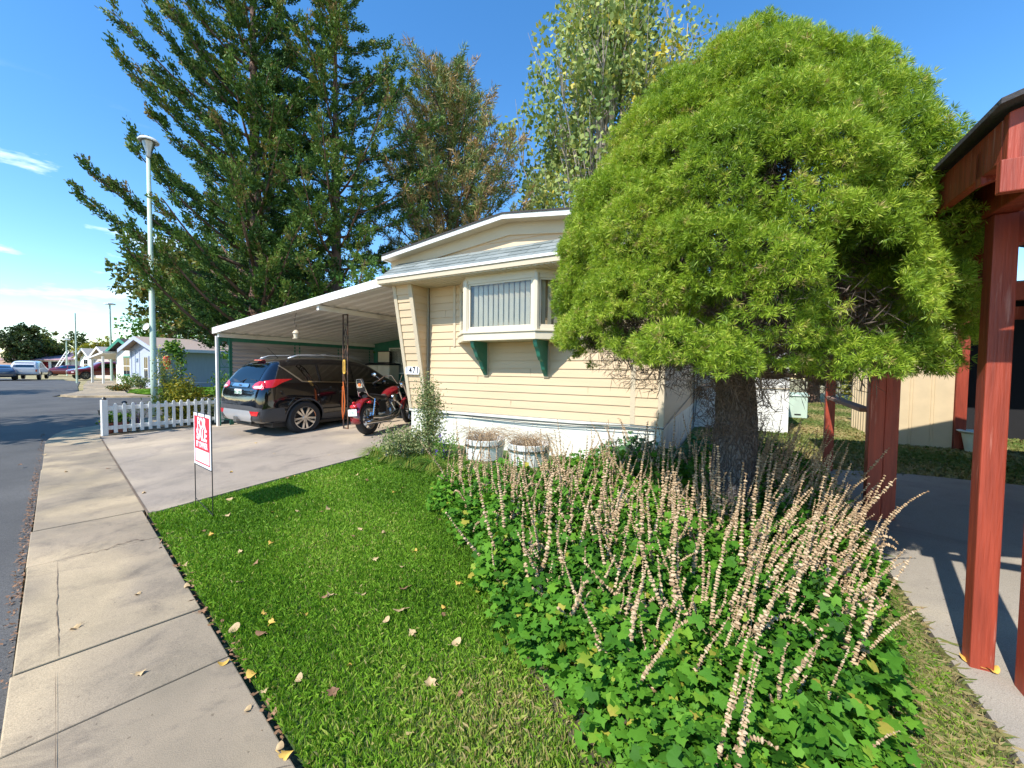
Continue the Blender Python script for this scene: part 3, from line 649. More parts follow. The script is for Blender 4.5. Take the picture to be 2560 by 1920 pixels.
m = MB(); yb = 4.6; m.box(-10.65, -9.86, yb, yb+.05, 0, 2.9); m.box(-9.14, -4.57, yb, yb+.05, 0, 2.9); m.box(-9.86, -9.14, yb, yb+.05, 0, 1.33); m.box(-9.86, -9.14, yb, yb+.05, 2.24, 2.9); m.build('back_wall', M['green'], CP)
m = MB(); e = .04; m.box(-9.86, -9.14, yb-.02, yb+.02, 1.33, 1.37); m.box(-9.86, -9.14, yb-.02, yb+.02, 2.20, 2.24); m.box(-9.86, -9.82, yb-.02, yb+.02, 1.37, 2.20); m.box(-9.18, -9.14, yb-.02, yb+.02, 1.37, 2.20)
wf = m.build('window_frame', M['white'], CP); m = MB(); m.box(-9.82, -9.18, yb+.0, yb+.004, 1.37, 2.20); m.build('pane', M['glass'], wf)
m = MB(); m.box(-9.82, -9.18, yb+.015, yb+.02, 1.37, 2.20); m.build('curtain', M['white'], wf)
def lattice_post(name, mt, x, y, z1, w, parent):
    m = MB(); z0 = gh(*HL(x, y).xy)
    for s in (-w/2, w/2): m.box(x+s-.011, x+s+.011, y-.011, y+.011, z0, z1)
    for z in (z0+.01, z1-.02, z1-.24, z0+(z1-z0)*.5): m.box(x-w/2, x+w/2, y-.011, y+.011, z, z+.02)
    zz = z1-.28
    for zb_ in (z1-.3, z1-.72):
        for s in (1, -1):
            pts = [(x+s*w*.30*cos(t)*(1-t/7), y, zb_-.15+.14*sin(t)*(1-t/8)-.0*t) for t in [k*.5 for k in range(11)]]; m.tube(pts, .006, 5)
        m.tube(bend((x-w/2, y, zb_-.35), (x+w*.6, y, zb_-.2), (x-w*.1, y, zb_+.05), 8), .006, 5)
    m.tube(bend((x-w/2, y, z0+.3), (x+w*.7, y, z0+.8), (x-w*.4, y, z0+1.2), 10), .006, 5)
    m.build(name, mt, parent)
lattice_post('iron_post', M['iron'], -6.66, .23, cz(-6.66)-.21, .145, CP)
# things in the carport
q = LX(864, 917, -6.60)
t = thing('thermometer', 'yellow oblong thermometer hung on the rusty iron carport post', 'thermometer', HL(-6.66, .20, q.z), -TH)
m = MB(); pts = [(.04*cos(a), 0, .12+.04*sin(a)) for a in [pi*k/8 for k in range(9)]]+[(-.04*cos(a), 0, -.12-.04*sin(a)) for a in [pi*k/8 for k in range(9)]]; m.prism(pts, (0, -.012, 0)); m.build('dial', M['yellow'], t)
m = MB(); m.box(-.006, .006, -.016, -.012, -.11, .12)
for i in range(12): m.box(.010, .022, -.016, -.012, -.1+.018*i, -.096+.018*i); m.box(-.022, -.010, -.016, -.012, -.1+.018*i, -.096+.018*i)
m.build('scale', M['iron'], t)
m = MB(); m.tube([(0, 0, 1.05), (.03, -.02, .85), (.045, -.02, .6), (.035, -.02, .4), (.0, -.02, .22), (-.02, 0, .4), (-.01, 0, .95)], .012, 6); o = m.build('hanging_cord', M['orange']); o.location = HG(-6.68, .18); tag(o, 'orange extension cord looped down the rusty iron carport post', 'cord')
qa, qb = LY(742, 772, -.3), LY(741, 810, -.3)
t = thing('lantern', 'cream bucket shaped lantern hanging under the front edge of the carport roof', 'lantern', HL(LY(740, 828, -.3).x, -.3, LY(740, 828, -.3).z), -TH)
m = MB(); m.lathe([(.0, .03), (.03, .02), (.075, -.035), (.078, -.045), (0, -.045)], n=16); m.build('cap', M['trim'], t, smooth='auto')
m = MB(); m.lathe([(.06, -.045), (.045, -.15), (.0, -.15)], n=16); m.build('shade', M['yellow'] if False else M['vinyl'], t, smooth='auto')
m = MB(); m.lathe([(0, -.15), (.07, -.15), (.07, -.165), (0, -.165)], n=16); m.build('rim', M['trim'], t)
m = MB(); m.tube([(0.02, 0, .42), (-.03, 0, .3), (-.05, 0, .18), (-.02, 0, .11), (.02, 0, .10), (.03, 0, .14), (.0, 0, .11), (0, 0, .02)], .005, 5); m.build('hook', M['iron'], t)
t = thing('storage_cabinet', 'tall beige two door plastic cabinet with dark top at the back of the carport', 'cabinet', HG(-9.9, 4.1), -TH)
m = MB(); m.box(-.55, .55, .02, .45, 0, 1.62); m.build('body', M['blind'], t, bevel=.02)
for s in (-.55, .01): m = MB(); m.box(s+.01, s+.53, -.01, .02, .05, 1.60); m.build('door', M['blind'], t, bevel=.015)
m = MB(); m.lathe([(.0, .0), (.0, 0)]) if False else None
m.prism([(-.58, -.03, 1.62), (.58, -.03, 1.62), (.58, -.03, 1.66), (.3, -.03, 1.70), (-.3, -.03, 1.70), (-.58, -.03, 1.66)], (0, .5, 0)); m.build('top', M['black'], t)
t = thing('picture_board', 'small framed board leaning on top of the beige cabinet in the carport', 'picture', HL(-9.95, 4.4, gh(*HL(-9.95, 4.4).xy)+1.70), -TH)
m = MB(); m.box(-.3, .3, .02, .05, 0, .42); m.build('frame', M['black'], t); m = MB(); m.box(-.27, .27, .014, .02, .03, .39); m.build('panel', M['blind'], t)
t = thing('plastic_tote', 'grey plastic storage bin on the carport floor behind the motorcycle', 'storage bin', HG(-8.6, 4.0), -TH)
m = MB(); m.hexa([(-.28, -.2, 0), (.28, -.2, 0), (.28, .2, 0), (-.28, .2, 0)], [(-.33, -.24, .75), (.33, -.24, .75), (.33, .24, .75), (-.33, .24, .75)]); m.build('bin', M['clad'], t, bevel=.02); m = MB(); m.box(-.36, .36, -.27, .27, .75, .80); m.build('lid', M['steel'], t, bevel=.015)

# ------------------------------------------------------------------ vehicles
def loft_body(stations, name, material, parent, arches=(), sub=2, r=.37, hw=1.0):
    """station: (y, hw, zbot, zbelt, hwr, zroof) -> closed car shell, arches cut through with cylinders"""
    bm = bmesh.new(); rings = []
    for (y, w_, zb, zl, wr, zr) in stations:
        half = [(0, zb), (w_*.80, zb), (w_*.955, zb+.06*min(1, (zl-zb))), (w_, zb+(zl-zb)*.45), (w_*.985, zb+(zl-zb)*.82), (w_*.955, zl), (wr+(w_*.955-wr)*.18, zl+(zr-zl)*.80), (wr*.93, zl+(zr-zl)*.97), (wr*.5, zr), (0, zr)]
        pts = half+[(-x, z) for x, z in half[-2:0:-1]]
        rings.append([bm.verts.new((x, y, z)) for x, z in pts])
    n = len(rings[0])
    for a, b in zip(rings[:-1], rings[1:]):
        for i in range(n): bm.faces.new((a[i], a[(i+1) % n], b[(i+1) % n], b[i]))
    bm.faces.new(rings[0][::-1]); bm.faces.new(rings[-1]); bmesh.ops.recalc_face_normals(bm, faces=bm.faces)
    me = bpy.data.meshes.new(name); bm.to_mesh(me); bm.free(); o = link(name, me)
    s = o.modifiers.new('s', 'SUBSURF'); s.levels = s.render_levels = sub
    full = baked(o); bb = bmesh.new(); bb.from_mesh(full); bvh = BVHTree.FromBMesh(bb); bb.free()
    for (y, z, side) in arches:
        c = MB(); c.lathe([(0, -.42), (r, -.42), (r, .42), (0, .42)], (0, 0, 0), 'x', 28); co = c.build('tmp', M['dark']); co.location = (side*(stations[len(stations)//2][1]), y, z); co.location.x = side*(stations[len(stations)//2][1]-.08)
        b = o.modifiers.new('b', 'BOOLEAN'); b.operation = 'DIFFERENCE'; b.object = co; b.solver = 'EXACT'
    cut = baked(o)
    for b in [x for x in o.modifiers if x.type == 'BOOLEAN']: c = b.object; o.modifiers.remove(b); bpy.data.objects.remove(c)
    o.modifiers.clear(); o.data = cut; cut.materials.clear(); cut.materials.append(material); cut.polygons.foreach_set('use_smooth', [True]*len(cut.polygons)); cut.set_sharp_from_angle(angle=radians(40)); cut.name = name
    o.parent = parent; return o, bvh
def drape(poly, to3, dirv, bvh, off, name, material, parent, step=.05, thick=.004, smooth=True):
    bm = bmesh.new(); bm.faces.new([bm.verts.new((p[0], p[1], 0)) for p in poly]); xs = [p[0] for p in poly]; ys = [p[1] for p in poly]
    for ax, lo, hi in ((0, min(xs), max(xs)), (1, min(ys), max(ys))):
        t = lo+step
        while t < hi:
            bmesh.ops.bisect_plane(bm, geom=bm.verts[:]+bm.edges[:]+bm.faces[:], plane_co=(t, 0, 0) if ax == 0 else (0, t, 0), plane_no=(1, 0, 0) if ax == 0 else (0, 1, 0), dist=1e-5); t += step
    d = Vector(dirv).normalized()
    for v in bm.verts:
        o = Vector(to3(v.co.x, v.co.y))-d*4; h, nn, i, ds = bvh.ray_cast(o, d)
        if h is None: h, nn, i, ds = bvh.find_nearest(Vector(to3(v.co.x, v.co.y)))
        v.co = h-d*off
    bmesh.ops.triangulate(bm, faces=bm.faces)
    me = bpy.data.meshes.new(name); bm.to_mesh(me); bm.free(); me.materials.append(material); me.polygons.foreach_set('use_smooth', [True]*len(me.polygons)); return link(name, me, parent)
def wheel(parent, x, y, r, w_, side, rimr, spokes=10, rimmat='chrome', label=None):
    wo = bpy.data.objects.new('wheel', None); COL.objects.link(wo); wo.parent = parent; wo.location = (x, y, r)
    m = MB(); m.lathe([(rimr*.98, -w_/2+.01), (r*.90, -w_/2), (r*.975, -w_*.42), (r, -w_*.30), (r, w_*.30), (r*.975, w_*.42), (r*.90, w_/2), (rimr*.98, w_/2-.01), (rimr*.98, -w_/2+.01)], axis='x', n=36); m.build('tyre', M['rubber'], wo, smooth='auto')
    m = MB(); o = side*(w_/2-.012); i_ = side*(w_/2-.07)
    m.lathe([(rimr, o), (rimr*.93, o), (rimr*.88, i_), (rimr*.88, -o), (rimr, -o), (rimr, o)], axis='x', n=36); m.lathe([(0, o+side*.004), (rimr*.2, o+side*.004), (rimr*.23, i_)], axis='x', n=18)
    for k in range(spokes):
        a = 2*pi*k/spokes; a2 = a+(.10 if k % 2 else -.10)
        c0 = Vector((o-side*.008, cos(a)*rimr*.18, sin(a)*rimr*.18)); c1 = Vector((o-side*.004, cos(a2)*rimr*.92, sin(a2)*rimr*.92)); t = (c1-c0).normalized(); s = Vector((side, 0, 0)).cross(t)*rimr*.065
        m.hexa([c0-s, c0+s, c0+s-Vector((side*.035, 0, 0)), c0-s-Vector((side*.035, 0, 0))], [c1-s*1.5, c1+s*1.5, c1+s*1.5-Vector((side*.05, 0, 0)), c1-s*1.5-Vector((side*.05, 0, 0))])
    m.build('rim', M[rimmat], wo, smooth='auto')
    m = MB(); m.lathe([(0, i_-side*.03), (rimr*.9, i_-side*.03)], axis='x', n=20); m.build('brake_disc', M['black'], wo)
SUV = thing('parked_suv', 'black compact SUV parked nose-in under the white carport, rear end in the sun', 'car', HG(-8.13, -1.26), -TH-radians(3))
SUV.location.z = .09; SUV.scale = (.96, 1, 1)
st = [(.00, .70, .52, .72, .62, .74), (.03, .84, .36, .86, .74, .92), (.10, .905, .30, .98, .76, 1.08), (.20, .92, .28, 1.06, .72, 1.25), (.34, .925, .27, 1.10, .67, 1.45), (.50, .925, .25, 1.12, .63, 1.585), (.62, .925, .25, 1.12, .62, 1.625), (.95, .925, .24, 1.10, .63, 1.655), (1.6, .925, .22, 1.07, .645, 1.675), (2.3, .92, .22, 1.05, .64, 1.66), (2.75, .92, .22, 1.03, .62, 1.58), (3.15, .915, .22, 1.02, .66, 1.32), (3.5, .91, .23, 1.0, .74, 1.09), (3.95, .89, .24, .95, .68, 1.01), (4.3, .83, .28, .80, .58, .88), (4.46, .72, .34, .66, .5, .70), (4.52, .5, .42, .58, .4, .60)]
body, bv = loft_body(st, 'body', M['carpaint'], SUV, [(.95, .36, 1), (3.64, .36, 1), (.95, .36, -1), (3.64, .36, -1)], r=.405)
rear = lambda x, z: (x, 0, z); side = lambda y, z: (.92, y, z); sidel = lambda y, z: (-.92, y, z)
drape([(-.64, 1.12), (.64, 1.12), (.54, 1.50), (.46, 1.535), (-.46, 1.535), (-.54, 1.50)], rear, (0, 1, 0), bv, .006, 'rear_window', M['dkglass'], SUV)
for f_, d_ in ((side, (-1, 0, 0)), (sidel, (1, 0, 0))):
    drape([(.55, 1.46), (.92, 1.16), (1.30, 1.125), (1.30, 1.50), (.9, 1.495)], f_, d_, bv, .006, 'rear_quarter_window', M['dkglass'], SUV)
    drape([(1.36, 1.12), (2.14, 1.09), (2.14, 1.50), (1.36, 1.505)], f_, d_, bv, .006, 'rear_door_window', M['dkglass'], SUV)
    drape([(2.20, 1.09), (3.20, 1.06), (3.0, 1.16), (2.66, 1.42), (2.4, 1.48), (2.20, 1.50)], f_, d_, bv, .006, 'front_door_window', M['dkglass'], SUV)
    drape([(.50, 1.475), (.53, 1.485), (.93, 1.155), (3.28, 1.055), (3.28, 1.035), (.90, 1.13)], f_, d_, bv, .008, 'chrome_strip', M['chrome'], SUV, step=.12)
    drape([(1.30, 1.12), (1.33, 1.12), (1.33, 1.50), (1.30, 1.50)], f_, d_, bv, .008, 'door_pillar', M['black'], SUV)
    drape([(.06, .30), (.06, .60), (.50, .62), (.56, .30)], f_, d_, bv, .007, 'bumper_corner', M['clad'], SUV)
    drape([(1.38, .26), (1.36, .42), (3.2, .42), (3.22, .26)], f_, d_, bv, .007, 'sill_cladding', M['clad'], SUV)
    sg = 1 if d_[0] < 0 else -1
    for yc in (.95, 3.64):
        pts = [(yc+.435*cos(a), .36+.435*sin(a)) for a in [pi*(-.08+1.16*k/16) for k in range(17)]]+[(yc+.402*cos(a), .36+.402*sin(a)) for a in [pi*(-.08+1.16*k/16) for k in range(16, -1, -1)]]
        drape(pts, f_, d_, bv, .010, 'wheel_arch_trim', M['clad'], SUV, step=.08)
    for y in (1.9, 2.75): m = MB(); m.box(sg*.905, sg*.955, y, y+.17, .93, .955); m.build('door_handle', M['carpaint'], SUV, bevel=.008)
    m = MB(); m.tube([(sg*.60, .75, 1.63), (sg*.61, .95, 1.70), (sg*.62, 1.6, 1.725), (sg*.61, 2.3, 1.70), (sg*.59, 2.6, 1.62)], .018, 7); m.build('roof_rail', M['silver'], SUV, smooth=True)
    m = MB(); m.ball((sg*1.02, 2.98, 1.10), (.10, .06, .07), 10, 8); m.build('wing_mirror', M['carpaint'], SUV, smooth=True)
    # tail light: rear part and its wrap along the flank
    drape([(sg*.50, 1.04), (sg*.60, 1.00), (sg*.80, 1.0), (sg*.905, 1.03), (sg*.90, 1.15), (sg*.66, 1.155), (sg*.55, 1.11)], rear, (0, 1, 0), bv, .009, 'tail_light', M['redlens'], SUV, step=.06)
    drape([(.06, 1.02), (.30, 1.03), (.50, 1.13), (.72, 1.20), (.40, 1.20), (.08, 1.15)], f_, d_, bv, .009, 'tail_light_side', M['redlens'], SUV, step=.06)
    drape([(sg*.56, 1.035), (sg*.62, 1.015), (sg*.80, 1.015), (sg*.87, 1.05), (sg*.80, 1.07), (sg*.6, 1.06)], rear, (0, 1, 0), bv, .013, 'reverse_lens', M['clearlens'], SUV, step=.06)
    drape([(sg*.55, .47), (sg*.80, .47), (sg*.84, .56), (sg*.55, .555)], rear, (0, 1, 0), bv, .016, 'rear_reflector', M['redlens'], SUV, step=.06)
drape([(-.86, .31), (.86, .31), (.88, .62), (.60, .66), (-.60, .66), (-.88, .62)], rear, (0, 1, 0), bv, .008, 'bumper_cladding', M['clad'], SUV, step=.07)
drape([(-.50, .33), (.50, .33), (.62, .46), (.56, .565), (-.56, .565), (-.62, .46)], rear, (0, 1, 0), bv, .020, 'skid_plate', M['silver'], SUV, step=.07)
drape([(-.34, 1.03), (.34, 1.03), (.36, 1.065), (.31, 1.10), (-.31, 1.10), (-.36, 1.065)], rear, (0, 1, 0), bv, .016, 'chrome_garnish', M['chrome'], SUV)
m = MB(); m.lathe([(0, 0), (.028, 0), (.028, .006), (0, .006)], axis='y', n=16); o = m.build('oval_badge', M['bluecar'], SUV); o.scale = (1.7, 1, .75); o.location = (0, .068, 1.065)
m = MB(); m.box(.50, .62, .035, .045, .955, .975); m.build('trim_badge', M['chrome'], SUV)
m = MB(); m.box(-.155, .155, .028, .036, .83, .985); pl_ = m.build('licence_plate', M['plate'], SUV, bevel=.004)
m = MB(); m.box(-.14, .14, .0265, .029, .84, .865); m.build('plate_band', M['plategreen'], pl_)
text_part('plate_number', '457-ZBV', .085, M['plategreen'], pl_, Matrix.Translation((0, .026, .915)) @ Matrix.Rotation(pi/2, 4, 'X'), .001, .001)
m = MB(); m.box(-.16, .16, .42, .50, 1.575, 1.60); m.build('brake_light', M['redlens'], SUV, bevel=.006)
m = MB(); m.tube([(-.05, .10, 1.13), (.16, .20, 1.22), (.40, .25, 1.27)], .010, 5); m.tube([(.10, .18, 1.20), (.55, .14, 1.165)], .008, 5); m.build('wiper', M['black'], SUV)
m = MB(); m.tube([(0, .85, 1.64), (0, .62, 1.86)], [.008, .003], 5); m.build('antenna', M['black'], SUV)
m = MB(); m.box(-.75, .75, .35, 4.1, .2, .34); m.tube([(.45, .06, .30), (.45, .5, .30)], .035, 10); m.tube([(-.5, .25, .24), (.5, .25, .24)], .05, 8); m.build('underbody', M['black'], SUV)
m = MB(); m.box(-.11, .02, -.02, .15, .31, .42); m.build('hitch', M['steel'], SUV)
for sx_ in (1, -1):
    for y in (.95, 3.64): wheel(SUV, sx_*.80, y, .36, .235, sx_, .245)

def simple_car(name, label, cat, p, rz, st, paint, wins, rearwin, wb=(.85, 3.6), r=.34, group=None, hwid=.9, lamps=True):
    t = thing(name, label, cat, p, rz, group); b, bvh = loft_body(st, 'body', paint, t, [(y, r, s) for y in wb for s in (1, -1)], sub=1, r=r+.05)
    for f_, d_ in ((lambda y, z: (hwid, y, z), (-1, 0, 0)), (lambda y, z: (-hwid, y, z), (1, 0, 0))):
        for poly in wins: drape(poly, f_, d_, bvh, .01, 'side_window', M['dkglass'], t, step=.2)
    drape(rearwin, rear, (0, 1, 0), bvh, .01, 'rear_window', M['dkglass'], t, step=.2)
    ymax = max(s_[0] for s_ in st)
    drape([(-hwid*.62, st[-4][3]+.05), (hwid*.62, st[-4][3]+.05), (hwid*.5, st[-4][3]+.38), (-hwid*.5, st[-4][3]+.38)], lambda x, z: (x, ymax, z), (0, -1, 0), bvh, .01, 'windscreen', M['dkglass'], t, step=.2)
    for s in (1, -1):
        drape([(s*hwid*.80, .78), (s*hwid*.93, .78), (s*hwid*.93, 1.0), (s*hwid*.80, 1.0)], rear, (0, 1, 0), bvh, .012, 'tail_light', M['redlens'], t, step=.1)
        drape([(s*hwid*.55, .68), (s*hwid*.85, .68), (s*hwid*.85, .82), (s*hwid*.55, .82)], lambda x, z: (x, ymax, z), (0, -1, 0), bvh, .012, 'headlight', M['clearlens'], t, step=.1)
        for y in wb: wheel(t, s*(hwid-.12), y, r, .22, s, r*.62, 6, 'steel')
    drape([(-hwid*.9, .42), (hwid*.9, .42), (hwid*.9, .56), (-hwid*.9, .56)], rear, (0, 1, 0), bvh, .03, 'bumper', M['steel'], t, step=.2)
    return t
pick = [(0, .85, .5, .95, .70, 1.0), (.05, .95, .45, 1.05, .74, 1.3), (.25, .97, .42, 1.08, .72, 1.78), (1.2, .98, .42, 1.08, .74, 1.84), (2.1, .98, .42, 1.08, .74, 1.86), (3.0, .98, .42, 1.08, .72, 1.84), (3.5, .98, .42, 1.08, .74, 1.5), (3.9, .97, .42, 1.08, .8, 1.16), (4.8, .95, .45, 1.02, .78, 1.10), (5.3, .85, .5, .85, .7, .95)]
pw = [[(.35, 1.15), (1.7, 1.15), (1.7, 1.62), (.45, 1.62)], [(2.0, 1.15), (3.4, 1.15), (3.05, 1.65), (2.0, 1.65)]]
pr = [(-.66, 1.2), (.66, 1.2), (.58, 1.66), (-.58, 1.66)]
rzv = math.atan2(-(-.74), .67)
PP = at(60, 950); tr = simple_car('pickup_truck', 'white pickup truck with a canopy over its bed, parked across the street', 'pickup truck', (PP.x, PP.y, 0), radians(41), pick, M['truckwhite'], pw, pr, (1.0, 4.3), .37)
for o in tr.children:
    pass
sed_ = [(0, .7, .45, .7, .6, .85), (.1, .86, .3, .9, .66, 1.0), (.7, .89, .26, .95, .62, 1.2), (1.2, .9, .25, .95, .58, 1.42), (2.2, .9, .25, .93, .58, 1.46), (2.9, .9, .25, .92, .62, 1.25), (3.4, .89, .25, .9, .7, 1.0), (4.2, .84, .3, .8, .62, .86), (4.5, .7, .4, .66, .5, .7)]
sw_ = [[(1.0, 1.0), (1.9, .98), (1.9, 1.34), (1.3, 1.33)], [(2.0, .98), (3.05, .98), (2.5, 1.3), (2.0, 1.34)]]
srw = [(-.6, 1.0), (.6, 1.0), (.5, 1.32), (-.5, 1.32)]
PP = at(4, 951); simple_car('blue_sedan', 'dark blue sedan in the shade beside the white pickup', 'car', (PP.x, PP.y, 0), radians(50), sed_, M['bluecar'], sw_, srw)
PP = at(186, 934); simple_car('parked_truck', 'small white truck parked facing us in front of the far carport', 'pickup truck', (PP.x, PP.y+5, 0), radians(228), pick, M['truckwhite'], pw, pr, (1.0, 4.3), .37)
PP = at(98, 929); simple_car('red_sedan', 'dark red sedan parked on the drive of the red roofed shed, far down the street', 'car', (PP.x, PP.y, 0), radians(-60), sed_, M['carred'], sw_, srw)
PP = at(281, 948); simple_car('red_pickup', 'dark red pickup nosed out under the white awning of the green trimmed house', 'pickup truck', (PP.x, PP.y+2.5, 0), radians(157), pick, M['carred'], pw, pr, (1.0, 4.3), .40)
PP = at(228, 940); simple_car('distant_sedan', 'low dark red car parked beyond the awning with the red pickup', 'car', (PP.x, PP.y, 0), radians(120), sed_, M['carred'], sw_, srw)

# ------------------------------------------------------------------ motorcycle
BK = thing('motorcycle', 'dark red cruiser motorcycle with chrome exhausts parked between the iron post and the house corner', 'motorcycle', HG(-5.66, -.02), -radians(17)); BK.rotation_euler = (0, radians(-5), -radians(17))
def bwheel(name, y, r, w_, rr):
    wo = bpy.data.objects.new(name, None); COL.objects.link(wo); wo.parent = BK; wo.location = (0, y, r)
    m = MB(); a = [(rr+(r-rr)*.0, -w_*.36), (rr+(r-rr)*.4, -w_*.5), (rr+(r-rr)*.85, -w_*.36), (r, -.15*w_), (r, .15*w_), (rr+(r-rr)*.85, w_*.36), (rr+(r-rr)*.4, w_*.5), (rr, w_*.36), (rr, -w_*.36)]; m.lathe(a, axis='x', n=36); m.build('tyre', M['rubber'], wo, smooth=True)
    m = MB(); m.lathe([(rr+.005, -w_*.33), (rr-.02, -w_*.3), (rr-.02, w_*.3), (rr+.005, w_*.33), (rr+.005, -w_*.33)], axis='x', n=36); m.lathe([(0, .07), (.05, .07), (.05, -.07), (0, -.07)], axis='x', n=14)
    for k in range(9): t = 2*pi*k/9; m.tube([(0, .04*cos(t), .04*sin(t)), (0, rr*cos(t+.15), rr*sin(t+.15))], [.018, .013], 6)
    m.build('rim', M['steel'], wo, smooth='auto'); m = MB(); m.lathe([(.06, w_*.5), (.145, w_*.5), (.145, w_*.5+.006), (.06, w_*.5+.006), (.06, w_*.5)], axis='x', n=24); m.build('brake_disc', M['chrome'], wo)
bwheel('rear_wheel', 0, .325, .17, .22); bwheel('front_wheel', 1.62, .34, .10, .245)
def sweep(name, prof, mt, wid, parent=BK, n=10):   # prof: (y, z, halfwidth, thickness up)
    m = MB(); rows = []
    for (y, z, hw_, th) in prof: rows.append([(hw_*sin(t), y, z+th*cos(t)) for t in [pi*(-1+2*k/n) for k in range(n)]])
    vs = [p for r_ in rows for p in r_]; fs = []
    for i in range(len(rows)-1):
        for k in range(n): fs.append((i*n+k, i*n+(k+1) % n, (i+1)*n+(k+1) % n, (i+1)*n+k))
    fs += [tuple(range(n)), tuple(range((len(rows)-1)*n, len(rows)*n))]; m.add(vs, fs); return m.build(name, mt, parent, smooth='auto')
m = MB(); vs = []; fs = []; A = [radians(a) for a in range(35, 196, 10)]
for a in A:
    for xx, rr in ((-.105, .355), (-.095, .385), (0, .40), (.095, .385), (.105, .355)): vs.append((xx, cos(a)*rr-.0, .325+sin(a)*rr+.03))
for i in range(len(A)-1):
    for k in range(4): fs.append((i*5+k, i*5+k+1, (i+1)*5+k+1, (i+1)*5+k))
m.add(vs, fs); o = m.build('rear_fender', M['redpaint'], BK, smooth=True); sm = o.modifiers.new('s', 'SOLIDIFY'); sm.thickness = .006
sweep('fuel_tank', [(.60, .74, .03, .03), (.66, .77, .10, .07), (.80, .81, .145, .10), (.95, .84, .15, .115), (1.08, .86, .12, .10), (1.16, .86, .05, .05)], M['redpaint'], .1)
sweep('seat', [(-.02, .78, .07, .03), (.05, .79, .11, .045), (.20, .78, .13, .05), (.32, .765, .11, .05), (.42, .74, .13, .05), (.55, .73, .11, .045), (.66, .75, .06, .03)], M['seat'], .1)
bp = sweep('backrest_pad', [(0, 0, .09, .02), (.04, .005, .10, .03), (.20, .0, .10, .03), (.26, -.005, .07, .02)], M['seat'], .1); bp.rotation_euler = (radians(100), 0, 0); bp.location = (0, -.10, .88)
m = MB(); m.tube([(-.11, .12, .72), (-.11, -.06, .80), (-.075, -.14, 1.02), (-.05, -.17, 1.13), (.05, -.17, 1.13), (.075, -.14, 1.02), (.11, -.06, .80), (.11, .12, .72)], .012, 7); m.tube([(-.09, -.08, .86), (0, -.1, .90), (.09, -.08, .86)], .01, 6); m.box(-.06, .06, -.155, -.145, .96, 1.08); m.build('sissy_bar', M['chrome'], BK, smooth='auto')
m = MB(); m.lathe([(0, 0), (.035, 0)], axis='y', n=12); o = m.build('emblem', M['orange'], BK); o.location = (0, -.165, 1.02)
m = MB(); m.lathe([(0, -.11), (.09, -.11), (.12, -.07), (.12, .07), (.09, .11), (0, .11)], (0, .78, .42), 'x', 20); m.lathe([(0, -.10), (.07, -.10), (.08, .10), (0, .10)], (0, .55, .38), 'x', 16); m.build('crankcase', M['steel'], BK, smooth='auto')
for ang, y0 in ((-.40, .72), (.40, .84)):
    m = MB(); d = Vector((0, sin(ang), cos(ang)))
    for k in range(9):
        c = Vector((0, y0, .50))+d*(.028*k); rr = .085 if k % 2 else .068; m.tube([c-d*.013, c+d*.013], rr, 14)
    c = Vector((0, y0, .50))+d*.25; m.tube([c, c+d*.06], [.08, .05], 12); m.build('engine_cylinder', M['steel'], BK, smooth='auto')
m = MB(); m.lathe([(0, .19), (.05, .185), (.085, .165), (.09, .13), (0, .13)], (0, .80, .70), 'x', 20); m.build('air_cleaner', M['chrome'], BK, smooth='auto')
m = MB(); m.tube([(.12, .9, .62), (.17, 1.02, .5), (.16, .85, .30), (.16, .5, .235), (.16, -.28, .26)], [.022, .024, .03, .042, .042], 12); m.build('exhaust_pipe', M['chrome'], BK, smooth='auto')
m = MB(); m.tube([(.12, .7, .60), (.18, .74, .42), (.19, .5, .33), (.19, .2, .33), (.19, -.10, .36)], [.022, .026, .03, .04, .04], 12); m.build('exhaust_pipe', M['chrome'], BK, smooth='auto')
for s in (-1, 1):
    m = MB(); m.tube([(s*.12, .02, .33), (s*.12, .14, .72)], .014, 6)
    for k in range(7): p = Vector((s*.12, .03+.016*k, .37+.045*k)); m.tube([p, p+Vector((0, .006, .02))], .032, 10)
    m.build('rear_shock', M['chrome'], BK, smooth='auto')
    m = MB(); m.tube([(s*.09, 1.62, .34), (s*.09, 1.30, .95)], .022, 10); m.build('fork_leg', M['chrome'], BK, smooth='auto')
    m = MB(); m.tube([(s*.02, 1.22, 1.0), (s*.14, 1.18, 1.20), (s*.26, 1.08, 1.20), (s*.36, .96, 1.10), (s*.40, .86, 1.05)], .012, 7); m.build('handlebar', M['chrome'], BK, smooth=True)
    m = MB(); m.tube([(s*.37, .94, 1.09), (s*.41, .83, 1.04)], .019, 8); m.build('grip', M['rubber'], BK)
    m = MB(); m.tube([(s*.33, 1.0, 1.13), (s*.42, .95, 1.22)], .006, 5); m.ball((s*.44, .93, 1.25), (.065, .012, .042), 12, 8); m.build('mirror', M['chrome'], BK, smooth=True)
    m = MB(); m.tube([(s*.10, -.12, .66), (s*.17, -.12, .66)], .008, 5); m.ball((s*.19, -.13, .66), (.03, .045, .03), 10, 8); m.build('turn_signal', M['redlens'], BK, smooth=True)
    m = MB(); m.tube([(s*.10, -.05, .70), (s*.10, .2, .70), (s*.08, .5, .60), (s*.06, .9, .80), (s*.03, 1.2, .95)], .014, 6); m.tube([(s*.10, 0, .33), (s*.10, .45, .36)], .016, 6); m.build('frame_rail', M['black'], BK)
m = MB(); m.tube([(0, 1.1, .92), (0, 1.0, .4), (0, .5, .22)], .018, 7); m.box(.10, .125, .28, .50, .42, .66); m.box(-.125, -.10, .28, .50, .42, .66); m.build('battery_cover', M['black'], BK, bevel=.01)
m = MB(); m.ball((0, 1.40, .98), (.08, .10, .08), 12, 8); m.build('headlamp', M['chrome'], BK, smooth=True)
